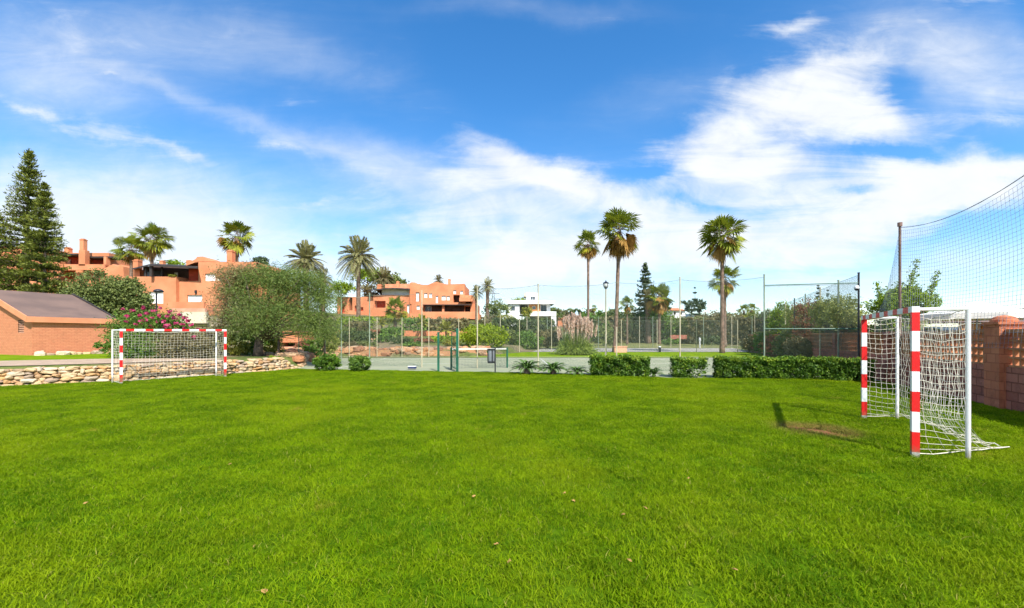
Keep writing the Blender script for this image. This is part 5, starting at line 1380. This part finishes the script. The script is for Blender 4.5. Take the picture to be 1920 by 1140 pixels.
# ------------------------------------------------------------------ football goals
def goal(A, B, offA, offB, label, out, rext, seed, cut=None, zoff=None):
    rng = np.random.default_rng(seed); A, B = np.array(A, float), np.array(B, float); oa, ob = np.array(offA, float), np.array(offB, float)
    zA, zB = h(*A), h(*B); Hh = 2.0; w = .08
    t = thing('football_goal', (A[0], A[1], zA), label, 'goal', 'red and white football goals')
    d = nrm(np.append(B-A, 0)); p3 = lambda P, z: np.array((P[0], P[1], z))
    segs = [(0, .07, 0)]; z = .07; red = 1
    while z < Hh - w - .02:
        z2 = min(z + .267, Hh - w); segs.append((z, z2, red)); z = z2; red ^= 1
    for P, zb in ((A, zA), (B, zB)):
        mb = MB()
        for a, b_, m in segs: mb.bar(p3(P, zb + a - (.05 if a == 0 else 0)), p3(P, zb + b_), w, w, m, up=d)
        mb.build('goalpost', [M['paintW'], M['paintR']], t)
    W = float(np.linalg.norm(B-A)); zt = (zA + zB)/2 + Hh - w/2
    mb = MB(); n = 6; r = .24; e = .12; gp = (W - 2*e - n*r)/(n-1); s = -w/2; cuts = [(-w/2, e, 0)]
    x = e
    for i in range(n):
        cuts.append((x, x+r, 1)); x += r
        if i < n-1: cuts.append((x, x+gp, 0)); x += gp
    cuts.append((x, W + w/2, 0))
    zAt, zBt = zA + Hh - w/2, zB + Hh - w/2
    for a, b_, m in cuts:
        pa = p3(A + (B-A)*(a/W), zAt + (zBt-zAt)*a/W); pb = p3(A + (B-A)*(b_/W), zAt + (zBt-zAt)*b_/W); mb.bar(pa, pb, w*1.01, w, m)
    mb.build('crossbar', [M['paintW'], M['paintR']], t)
    for P, o_, zb, zt_ in ((A, oa, zA, zAt), (B, ob, zB, zBt)):
        mb = MB(); Q = P + o_; mb.tube([p3(Q, zb-.05), p3(Q, zt_+.02)], .026, 10); mb.build('rear_pole', M['paintW'], t, smooth=False)
        mb = MB(); mb.tube([p3(P, zt_), p3(Q, zt_)], .022, 8); mb.build('top_arm', M['paintW'], t)
    # net: back panel and two side panels sharing their edges
    outv = np.array((*out, 0.)); nu, nv = 30, 21
    def g(q): return max(0., (q-.70)/.30)**1.6
    def edge(side, q):
        P, o_, zb, zt_ = ((A, oa, zA, zAt), (B, ob, zB, zBt))[side]; Q = P + o_ ; z = zb + (zt_-zb)*max(0, 1 - q*1.06) + .012
        return p3(Q, z) + outv*rext[side]*g(q) + np.array((0, 0, 0))
    Gb = np.zeros((nu+1, nv+1, 3)); bulge = rng.uniform(0, 1, 4)
    for i in range(nu+1):
        u = i/nu
        for j in range(nv+1):
            q = j/nv; P = edge(0, q)*(1-u) + edge(1, q)*u
            sag = math.sin(math.pi*u); P = P + outv/np.linalg.norm(outv)*(.18*math.sin(math.pi*min(1, q*1.1))*sag + .10*sag*q*math.sin(u*9+seed)); 
            if q < .75: P[2] -= .05*sag*math.sin(math.pi*q)
            if q < .02: P[2] -= .10*sag
            P[2] = max(P[2], h(P[0], P[1]) + .045 + .02*math.sin(i*1.7+j))
            Gb[i, j] = P + (rng.normal(0, .008, 3) if 0 < i < nu else 0)
    def strands(G, mb, r):
        for i in range(G.shape[0]): mb.tube(list(G[i]), r, 4, caps=False)
        for j in range(G.shape[1]): mb.tube(list(G[:, j]), r*.9, 4, caps=False)
    mb = MB(); strands(Gb, mb, .0032); mb.tube(list(Gb[:, -1]), .008, 5); mb.tube(list(Gb[:, 0]), .007, 5)
    nets = [Gb]
    for side in (0, 1):
        P0 = (A, B)[side]; zb, zt_ = ((zA, zAt), (zB, zBt))[side]; ns = 6; G = np.zeros((ns+1, nv+1, 3)); e0 = Gb[0 if side == 0 else nu]
        for i in range(ns+1):
            u = i/ns
            for j in range(nv+1):
                q = j/nv; F0 = p3(P0, zb + (zt_-zb)*(1-q)*(1.0) + .01*(q > .9)); P = F0*(1-u) + e0[j]*u
                nrmv = np.array((-d[0], -d[1], 0)) * (1 if side == 0 else -1)
                P = P - nrmv * (.07*math.sin(math.pi*u)*math.sin(math.pi*min(1, q*1.1)) + .04*math.sin(j*.8+seed)*math.sin(math.pi*u))
                P[2] -= .05*math.sin(math.pi*u)*(1-q)
                P[2] = max(P[2], h(P[0], P[1]) + .04 + .012*math.sin(i*2+j)); G[i, j] = P + (rng.normal(0, .007, 3) if 0 < i < ns else 0)
        strands(G, mb, .0032); mb.tube(list(G[:, -1]), .007, 5)
    mb.build('net', M['rope'], t, uv=False)
    return t
goal((5.355,5.67), (6.84,8.29), (.60,-.10), (.60,-.05), 'red and white striped goal close by on the right with its net trailing', (.93,.36), (1.05,.30), 2)
goal((-14.2,15.5), (-12.02,17.88), (-.55,.25), (-.53,.22), 'red and white striped goal far away on the left before the rubble wall', (-.74,.67), (.45,.45), 5)

# ------------------------------------------------------------------ court fences
def fence(name, pts, hgt, pm, label, chain='chain', rails=(), railm=None, r=.03, group='court fences', sag=.0, tops=None, mesh=True, mh=None):
    c = pts[len(pts)//2]; t = thing(name, (c[0], c[1], h(*c)), label, 'fence', group)
    for i, p in enumerate(pts):
        g_ = h(*p); mb = MB(); hh_ = hgt if tops is None else tops[i]
        mb.tube([(p[0], p[1], g_-.1), (p[0], p[1], g_+hh_)], r, 8); mb.tube([(p[0], p[1], g_+hh_-.01), (p[0], p[1], g_+hh_+.03)], r*1.25, 8)
        mb.build('post', M[pm[i] if isinstance(pm, (list, tuple)) else pm], t)
    mb = MB(); rb = MB(); n = 8
    H2 = mh or hgt - .08
    for a, b_ in zip(pts[:-1], pts[1:]):
        for k in range(n):
            q0, q1 = k/n, (k+1)/n; A = np.array(a)*(1-q0)+np.array(b_)*q0; B = np.array(a)*(1-q1)+np.array(b_)*q1
            s0, s1 = sag*4*q0*(1-q0), sag*4*q1*(1-q1); g0, g1 = h(*A), h(*B)
            mb.face([(*A, g0+.05), (*B, g1+.05), (*B, g1+H2-s1), (*A, g0+H2-s0)])
            rb.tube([(*A, g0+H2-s0), (*B, g1+H2-s1)], .008, 4, caps=False)
    if mesh: mb.build('wire_mesh', M[chain], t)
    rb.build('top_wire', M['greenpale'], t)
    for z in rails:
        q = MB(); q.tube([(*pts[0], h(*pts[0])+z)] + [(*p, h(*p)+z) for p in pts[1:]], .022, 6); q.build('rail', M[railm or 'greenpale'], t)
    return t
def FL(px): k = (px-CX)/F; Y = 21.0/(1+.3*k); return (k*Y, Y)
fence('court_fence', [FL(p) for p in (640, 693, 791)], 4.0, ['greenpale','greenpale','postcream'], 'near court fence left of the gate with weathered green posts', sag=.12)
fence('court_fence', [FL(p) for p in (895, 1009, 1136+20, 1275, 1433)], 4.15, ['postcream','postcream','postcream','postcream','greenpale'], 'near court fence right of the gate with tall cream posts', sag=.12, tops=[4.1,4.1,2.0,4.15,4.15])
pc = (side(16.9, 0), 16.9)
fence('court_fence', [FL(1433), pc], 3.75, ['greenpale','dark'], 'green railed end of the near court fence left of the camera post', rails=(1.9, 3.72), railm='green', chain='chain', mesh=True, tops=[.2, .2])
sp_ = [pc] + [(side(y, 0), y) for y in (19.4, 22.4, 25.6, 28.6, 31.7, 35, 39, 44, 50)]
fence('court_fence', sp_, 4.1, ['dark'] + ['greenpale','postcream','greenpale','dark','postcream','dark','postcream','dark','postcream'], 'side court fence running back along the block wall', chain='chain3', rails=(1.9,), railm='green', r=.035)
fence('court_fence', [(wx(p, y), y) for p, y in ((600, 32.2),(655, 32.6),(707, 32.8),(753.7, 33),(804, 33.2),(860, 33.4))], 3.0, 'postcream', 'back court fence on the left in front of the rock bank', chain='chain2', r=.028)
fence('court_fence', [(wx(p, 42.7), 42.7) for p in (909, 938, 974, 1034, 1096, 1165, 1232, 1306, 1383)], 3.2, 'postcream', 'middle fence between the two courts', chain='chain2', r=.035)
fence('court_fence', [(wx(p, 57), 57) for p in (988, 1026, 1060, 1122, 1199, 1224, 1258, 1319, 1372, 1410)], 4.2, ['postcream','greenpale']*5, 'farthest court fence in front of the dry field', chain='chain2', r=.04)
fence('court_fence', [FL(p) for p in (560, 610, 640)], 2.6, 'greenpale', 'low green fence end behind the round shrubs', r=.025)

# gate
def gate():
    a, b_ = FL(822), FL(857); a, b_ = (wx(822, 19.7), 19.7), (wx(857.5, 19.4), 19.4)
    t = thing('court_gate', (*a, 0), 'open dark green court gate between two thick green posts', 'gate')
    mb = MB(); mb.bar((*a, -.05), (*a, 1.78), .09, .09, up=(1,0,0)); mb.build('gate_post', M['green'], t)
    mb = MB(); mb.bar((*b_, -.05), (*b_, 1.95), .10, .10, up=(1,0,0)); mb.build('gate_post', M['green'], t)
    # leaf swung open into the court
    c = (wx(847, 21.4), 21.4); f = MB()
    for p, q in (((*b_, .08), (*c, .08)), ((*b_, 1.8), (*c, 1.8)), ((*c, .08), (*c, 1.8)), ((*b_, .95), (*c, .95))): f.bar(p, q, .04, .04)
    lf = f.build('gate_leaf', M['green'], t)
    q = MB(); q.face([(*b_, .1), (*c, .1), (*c, 1.78), (*b_, 1.78)]); q.build('wire_mesh', M['chain3'], lf)
    q = MB(); q.bar((*c, .92), (c[0]+.1, c[1]-.12, .92), .03, .03); q.build('handle', M['dark'], lf)
gate()

# tennis net
def tnet():
    a, b_ = np.array((wx(846, 20.6), 20.6)), np.array((wx(951, 21.6), 21.6)); 
    t = thing('tennis_net', (*a, 0), 'low tennis net with white top band behind the litter bin', 'tennis net')
    for p, hh_ in ((a, 1.06), (b_, 1.02)):
        mb = MB(); mb.tube([(*p, -.03), (*p, hh_)], .045, 10); mb.build('net_post', M['green'], t)
    mb = MB(); n = 40; m = 12
    for i in range(n+1): q = i/n; p = a*(1-q)+b_*q; mb.tube([(*p, .05), (*p, .93)], .003, 3, caps=False)
    for j in range(m): z = .05 + .88*j/(m-1); mb.tube([(*a, z), (*b_, z)], .003, 3, caps=False)
    mb.build('netting', M['dark'], t, uv=False)
    mb = MB(); mb.bar((*a, .965), (*b_, .955), .02, .07); mb.build('top_band', M['line'], t)
tnet()

def litter_bin():
    Y = 18.4; X = wx(924, Y)
    t = thing('litter_bin', (X, Y, h(X, Y)), 'grey litter bin hung on a post at the edge of the lawn', 'litter bin')
    mb = MB(); mb.tube([(X+.10, Y+.05, -.03), (X+.10, Y+.05, 1.12)], .028, 8); mb.build('post', M['dark'], t)
    mb = MB(); x = X-.06
    mb.lathe((x, Y-.06, .50), [(.02, 0), (.125, .0), (.14, .03), (.15, .46), (.155, .50), (.135, .50), (.12, .06), (.02, .05)], 18); bo = mb.build('bin_body', M['steel'], t, smooth=False)
    mb = MB()
    for a in (2.1, 5.0, -.1, 3.4): 
        q = [(x+.16*math.cos(a), Y-.06+.16*math.sin(a), .47), (x+.165*math.cos(a), Y-.06+.165*math.sin(a), 1.04)]; mb.bar(q[0], q[1], .05, .02, up=(math.cos(a), math.sin(a), 0))
    mb.lathe((x, Y-.06, 1.0), [(.155, 0), (.175, 0), (.175, .05), (.155, .05)], 18); mb.lathe((x, Y-.06, .44), [(.02, 0), (.16, .0), (.16, .06), (.13, .06)], 18)
    mb.build('frame', M['dark'], t)
    mb = MB(); mb.bar((X+.02, Y, .95), (X+.12, Y+.05, .95), .06, .05); mb.build('bracket', M['dark'], t)
litter_bin()

def lamp_post():
    Y = 20.3; X = wx(1136, Y); g_ = h(X, Y); zt = wz(535, Y)
    t = thing('lamp_post', (X, Y, g_), 'slim cream lamp post with round lantern head behind the box hedge', 'lamp post')
    mb = MB(); mb.tube([(X, Y, g_-.05), (X, Y, g_+1), (X, Y, zt-.08)], [.05, .042, .034], 10); mb.build('pole', M['postcream'], t)
    mb = MB(); mb.lathe((X, Y, zt-.12), [(.03,0),(.08,.02),(.12,.07),(.13,.13),(.11,.20),(.05,.23)], 14); ln = mb.build('lantern', M['lampglass'], t, smooth=True)
    mb = MB(); mb.lathe((X, Y, zt+.10), [(.14,0),(.145,.02),(.08,.05),(.03,.09),(.02,.14),(.0,.15)], 14)
    for i in range(4): a = i*math.pi/2+.4; mb.tube([(X+.05*math.cos(a), Y+.05*math.sin(a), zt-.12), (X+.145*math.cos(a), Y+.145*math.sin(a), zt-.02), (X+.14*math.cos(a), Y+.14*math.sin(a), zt+.11)], .010, 4)
    mb.lathe((X, Y, zt-.16), [(.035,0),(.09,.03),(.09,.05),(.03,.05)], 12)
    mb.build('lantern_cap', M['dark'], t)
lamp_post()
def mushroom_lamp():
    Y = 33.0; X = wx(297, Y); g_ = h(X, Y); zt = wz(541.5, Y)
    t = thing('street_lamp', (X, Y, g_), 'black mushroom topped street lamp behind the oleander', 'street lamp')
    mb = MB(); mb.tube([(X-.15, Y, g_-.05), (X-.15, Y, zt-.2)], .055, 10); mb.build('pole', M['dark'], t)
    mb = MB(); mb.lathe((X, Y, zt-.28), [(.05,0),(.16,.0),(.34,.06),(.33,.12),(.24,.20),(.12,.25),(.0,.27)], 18); hd = mb.build('lamp_hood', M['dark'], t, smooth=True)
    mb = MB(); mb.lathe((X, Y, zt-.36), [(.0,0),(.11,.02),(.13,.08)], 12); mb.build('bulb_glass', M['lampglass'], hd)
    mb = MB(); mb.tube([(X-.15, Y, zt-.25), (X, Y, zt-.14)], .035, 6); mb.build('bracket', M['dark'], t)
mushroom_lamp()
def camera_dome():
    x, y = pc; z = wz(541, y)
    t = thing('security_camera', (x-.12, y-.05, z), 'white dome security camera fixed to the dark corner post', 'camera')
    mb = MB(); mb.lathe((x-.13, y-.06, z-.07), [(.0,-.03),(.05,-.01),(.075,.04),(.08,.06)], 14); mb.build('dome', M['dark'], t, smooth=True)
    mb = MB(); mb.lathe((x-.13, y-.06, z-.01), [(.085,0),(.09,.06),(.06,.11),(.0,.12)], 14); mb.build('housing', M['plastic'], t, smooth=True)
    mb = MB(); mb.bar((x-.13, y-.06, z+.09), (x, y, z+.09), .04, .05); mb.build('bracket', M['plastic'], t)
camera_dome()
def small_box():
    Y = 20.9; X = wx(773, Y); mb = MB(); mb.box(X-.19, X+.19, Y-.1, Y+.1, .01, .10, 0); mb.box(X-.20, X+.20, Y-.11, Y+.11, .1, .13, 1); mb.box(X-.17, X+.17, Y-.08, Y+.08, .0, .012, 1)
    tag(mb.build('sports_box', [M['navy'], M['plastic']]), 'small dark blue and white box lying on the near edge of the court', 'box')
small_box()
def bollard():
    Y = 42.3; X = wx(1237, Y); g_ = h(X, Y)
    t = thing('bollard', (X, Y, g_), 'short black bollard with pale cap on the grass verge', 'bollard')
    mb = MB(); mb.lathe((X, Y, g_), [(.13,0),(.13,.45),(.11,.5),(.0,.5)], 12); mb.build('body', M['dark'], t)
    mb = MB(); mb.lathe((X, Y, g_+.49), [(.0,0),(.14,.01),(.13,.07),(.0,.12)], 12); mb.build('cap', M['plastic'], t)
bollard()
# planter-like kerb round the foot of the tallest palm
X, Y = wx(1162, 41.5), 41.5
mb = MB(); mb.box(X-.55, X+.65, Y-.2, Y+.3, -.02, .55); mb.box(X-.6, X+.7, Y-.25, Y+.35, .551, .62)
tag(mb.build('stone_plinth', M['terrapale']), 'pale pink stone plinth at the foot of the tallest palm', 'plinth')
mb = MB(); Y = 58.; X = wx(1312, Y); mb.lathe((X, Y, 0), [(.09,0),(.09,.9),(.14,1.0),(.14,1.3),(.0,1.4)], 10)
tag(mb.build('garden_post', M['plastic']), 'white post standing before the dark far hedge', 'post')
# pale umbrella beyond the far hedge
Y = 150.; X = wx(1081, Y)
t = thing('parasol', (X, Y, h(X, Y)), 'tiny pale blue parasol above the pampas plumes', 'parasol')
mb = MB(); mb.lathe((X, Y, wz(594, Y)), [(1.1, 0), (.7, 1.2), (.05, 2.2)], 8); mb.build('canopy', M['bluepaint'], t)
mb = MB(); mb.tube([(X, Y, h(X, Y)), (X, Y, wz(592, Y))], .06, 6); mb.build('pole', M['steel'], t)
# lattice mast on the skyline
Y = 260.; X = wx(925, Y); t = thing('pylon', (X, Y, h(X, Y)), 'faint lattice mast behind the taller of the two date palms', 'mast')
mb = MB(); zt = wz(543, Y); zb = h(X, Y)
for s1 in (-1, 1):
    for s2 in (-1, 1): mb.tube([(X+s1*2.6, Y+s2*2.6, zb), (X+s1*.25, Y+s2*.25, zt)], .16, 4)
mb.build('mast_legs', M['steel'], t)
for q in (.62, .76, .9):
    mb = MB(); w = 5*(1-q)+3.2; mb.tube([(X-w, Y, zb+(zt-zb)*q), (X+w, Y, zb+(zt-zb)*q)], .2, 4); mb.build('cross_arm', M['steel'], t)

# ------------------------------------------------------------------ sky, sun, camera
def build_world():
    w = bpy.data.worlds.new('World'); bpy.context.scene.world = w; w.use_nodes = True
    nt = w.node_tree; N, L = nt.nodes, nt.links
    bg = N['Background']
    sky = N.new('ShaderNodeTexSky'); sky.sky_type = 'NISHITA'; sky.sun_disc = False
    sky.sun_elevation = rad(47.7); sky.sun_rotation = math.atan2(.735, -1.73)
    sky.air_density = 1.0; sky.dust_density = .2; sky.ozone_density = 3.2
    tc = N.new('ShaderNodeTexCoord'); sp = N.new('ShaderNodeSeparateXYZ'); L.new(tc.outputs['Generated'], sp.inputs[0])
    x, y, z = sp.outputs
    # wind-blown cirrus: every cloud bank has a bearing and height in the sky (u = tan of bearing, v = slope)
    yy = mth(nt, 'MAXIMUM', y, .05)
    u0 = mth(nt, 'DIVIDE', x, yy); v0 = mth(nt, 'DIVIDE', z, yy)
    cb = N.new('ShaderNodeCombineXYZ'); L.new(u0, cb.inputs[0]); L.new(v0, cb.inputs[1])
    wn = N.new('ShaderNodeTexNoise'); wn.inputs['Scale'].default_value = 3.2; wn.inputs['Detail'].default_value = 7; wn.inputs['Roughness'].default_value = .6
    L.new(cb.outputs[0], wn.inputs['Vector'])
    ws = N.new('ShaderNodeSeparateXYZ'); L.new(wn.outputs['Color'], ws.inputs[0])
    u = mth(nt, 'ADD', u0, mth(nt, 'MULTIPLY', mth(nt, 'SUBTRACT', ws.outputs[0], .5), .22))
    v = mth(nt, 'ADD', v0, mth(nt, 'MULTIPLY', mth(nt, 'SUBTRACT', ws.outputs[1], .5), .16))
    def bank(px, py, rx, ry, ang, amp, sharp=1.):
        cu, cv = (px - CX)/F, (HY - py)/F; a = rad(ang); ca, sa = math.cos(a), math.sin(a)
        du = mth(nt, 'SUBTRACT', u, cu); dv = mth(nt, 'SUBTRACT', v, cv)
        p = mth(nt, 'DIVIDE', mth(nt, 'ADD', mth(nt, 'MULTIPLY', du, ca), mth(nt, 'MULTIPLY', dv, sa)), rx/F)
        q = mth(nt, 'DIVIDE', mth(nt, 'SUBTRACT', mth(nt, 'MULTIPLY', dv, ca), mth(nt, 'MULTIPLY', du, sa)), ry/F)
        r = mth(nt, 'ADD', mth(nt, 'MULTIPLY', p, p), mth(nt, 'MULTIPLY', q, q))
        if sharp != 1.: r = mth(nt, 'POWER', r, sharp)
        g = mth(nt, 'POWER', 2.718, mth(nt, 'MULTIPLY', r, -1.))
        return mth(nt, 'MULTIPLY', g, amp)
    def total(lst):
        s = None
        for b in lst:
            g = bank(*b); s = g if s is None else mth(nt, 'ADD', s, g)
        return s
    # angle is measured up to the right
    thick = total(BANKS); thin = total(VEILS); holes = total(HOLES)
    def streak(ang, sx, sy, det, rough, off):
        mp = N.new('ShaderNodeMapping'); L.new(cb.outputs[0], mp.inputs[0])
        mp.inputs['Rotation'].default_value = (0, 0, rad(ang)); mp.inputs['Scale'].default_value = (sx, sy, 1); mp.inputs['Location'].default_value = (off, off*.7, 0)
        return noise(nt, 1., det, mp.outputs[0], rough, .8)
    f1 = streak(-16, 1.8, 9.5, 10, .64, 3.1); f2 = streak(20, 1.7, 9., 10, .64, 7.7); f3 = streak(-4, 7., 13., 8, .6, 1.3)
    side = ramp(nt, u0, -.25, .35)
    fib = mth(nt, 'ADD', mth(nt, 'MULTIPLY', f2, mth(nt, 'SUBTRACT', 1., side)), mth(nt, 'MULTIPLY', f1, side))
    tex = mth(nt, 'ADD', mth(nt, 'MULTIPLY', fib, .72), mth(nt, 'MULTIPLY', f3, .28))
    tx = mth(nt, 'SUBTRACT', tex, .5)
    d1 = mth(nt, 'SUBTRACT', mth(nt, 'ADD', thick, mth(nt, 'MULTIPLY', tx, 3.3)), holes)
    a1 = ramp(nt, d1, .16, 1.55, 0., .95)
    d2 = mth(nt, 'ADD', thin, mth(nt, 'MULTIPLY', mth(nt, 'MULTIPLY', tx, 1.7), mth(nt, 'ADD', thin, .12)))
    a2 = ramp(nt, mth(nt, 'SUBTRACT', d2, mth(nt, 'MULTIPLY', holes, .5)), .0, 1.35, 0., .85)
    al = mth(nt, 'SUBTRACT', 1., mth(nt, 'MULTIPLY', mth(nt, 'SUBTRACT', 1., a1), mth(nt, 'SUBTRACT', 1., a2)))
    gen = ramp(nt, noise(nt, 2.2, 7, tc.outputs['Generated'], .6), .36, .66, 0., .8)  # unseen clouds behind the camera, added coverage brightens the fill light
    front = ramp(nt, y, .05, .3)
    al = mth(nt, 'ADD', mth(nt, 'MULTIPLY', al, front), mth(nt, 'MULTIPLY', gen, mth(nt, 'SUBTRACT', 1., front)))
    al = mth(nt, 'MULTIPLY', al, ramp(nt, z, -.01, .03))
    # richer blue: sky colour saturated and toned down a little
    hs = N.new('ShaderNodeHueSaturation'); hs.inputs['Saturation'].default_value = SKYSAT; hs.inputs['Value'].default_value = SKYVAL; hs.inputs['Hue'].default_value = SKYHUE
    L.new(sky.outputs[0], hs.inputs['Color'])
    shade = ramp(nt, f3, .3, .7, CLOUD*.93, CLOUD)
    cc = N.new('ShaderNodeCombineColor'); 
    L.new(mth(nt, 'MULTIPLY', shade, .955), cc.inputs[0]); L.new(mth(nt, 'MULTIPLY', shade, .98), cc.inputs[1]); L.new(shade, cc.inputs[2])
    L.new(mix(nt, al, hs.outputs[0], cc.outputs[0]), bg.inputs['Color'])
    bg.inputs['Strength'].default_value = SKYSTR

SKYSTR, SKYSAT, SKYVAL, SKYHUE, CLOUD = .15, 1.30, .90, .5, 4.05
BANKS = [(1330,262,120,62,30,.95),(1480,235,150,85,10,.8),(1620,215,140,60,-22,.95),(1550,128,150,46,8,.85),(1400,330,170,60,10,.85),(1650,345,260,34,8,.8),(1850,345,170,50,12,.95),
         (1500,420,300,50,6,.85),(1250,475,260,50,4,.75),(1720,400,220,40,12,.75),(1480,42,60,15,5,.7),(1880,228,100,20,12,.75),(1810,8,90,22,0,.55),(1740,60,50,10,-30,.4),
         (955,285,110,34,-18,.95),(1010,335,150,40,-12,.9),(1130,360,150,24,-14,.75),(880,350,60,40,-10,.7),(900,420,190,50,-5,.75),(1010,470,260,46,0,.7),(880,515,250,34,0,.45),(1450,500,340,26,8,.6),(1180,400,130,20,-10,.5),
         (60,205,110,10,-15,.6),(230,250,120,24,-22,.85),(350,298,60,15,-25,.6),(570,383,95,11,8,.6),(195,124,40,7,0,.6),(260,150,120,8,-28,.45),(520,270,120,9,-22,.45),(430,60,90,10,-8,.3),(640,437,30,5,-25,.45)]
VEILS = [(40,470,260,200,0,.85),(200,430,330,110,-10,.5),(200,60,380,110,0,.42),(120,150,250,70,-10,.4),(480,235,330,18,-25,.3),(420,440,300,110,-8,.7),(760,320,260,46,-15,.5),(700,550,340,60,0,.6),(1150,565,420,50,0,.45),
         (1750,90,220,90,-10,.6),(1250,170,200,60,10,.3),(1600,520,320,40,8,.4),(1850,480,200,40,10,.45),(1000,420,420,120,0,.5),(1850,180,160,90,0,.45),(600,120,260,60,-15,.3),(1000,20,260,30,0,.3)]
HOLES = [(1660,287,90,15,-5,.85),(1215,325,55,18,-10,.7),(1600,362,55,8,0,.5),(640,415,130,16,0,.35),(960,140,230,80,0,.25),(1280,385,80,10,-8,.4),(1850,430,120,10,12,.35),(1690,170,40,22,0,.5)]
build_world()

sd = bpy.data.lights.new('sun', 'SUN'); sd.energy = 4.2; sd.angle = rad(.53); sd.color = (1, .95, .87)
so = bpy.data.objects.new('sun', sd); C.objects.link(so)
so.rotation_euler = Vector((.735, -1.73, 2.0)).to_track_quat('Z', 'Y').to_euler(); so.location = (8, -16, 20)

cam = bpy.data.cameras.new('camera'); co = bpy.data.objects.new('camera', cam); C.objects.link(co)
cam.sensor_width = 36; cam.lens = 36 * F / 1920; cam.shift_y = 60 / 1920; cam.clip_start = .05; cam.clip_end = 5000
co.location = (0, 0, CZ); co.rotation_euler = (rad(90), 0, 0)
sc = bpy.context.scene; sc.camera = co
sc.view_settings.view_transform = 'Standard'; sc.view_settings.look = 'None'; sc.view_settings.gamma = 1; sc.view_settings.exposure = 0.85
sc.cycles.max_bounces = 6; sc.cycles.transparent_max_bounces = 24; sc.cycles.diffuse_bounces = 2; sc.cycles.glossy_bounces = 2
sc.cycles.use_adaptive_sampling = True; sc.cycles.adaptive_threshold = .03
sc.cycles.caustics_reflective = False; sc.cycles.caustics_refractive = False
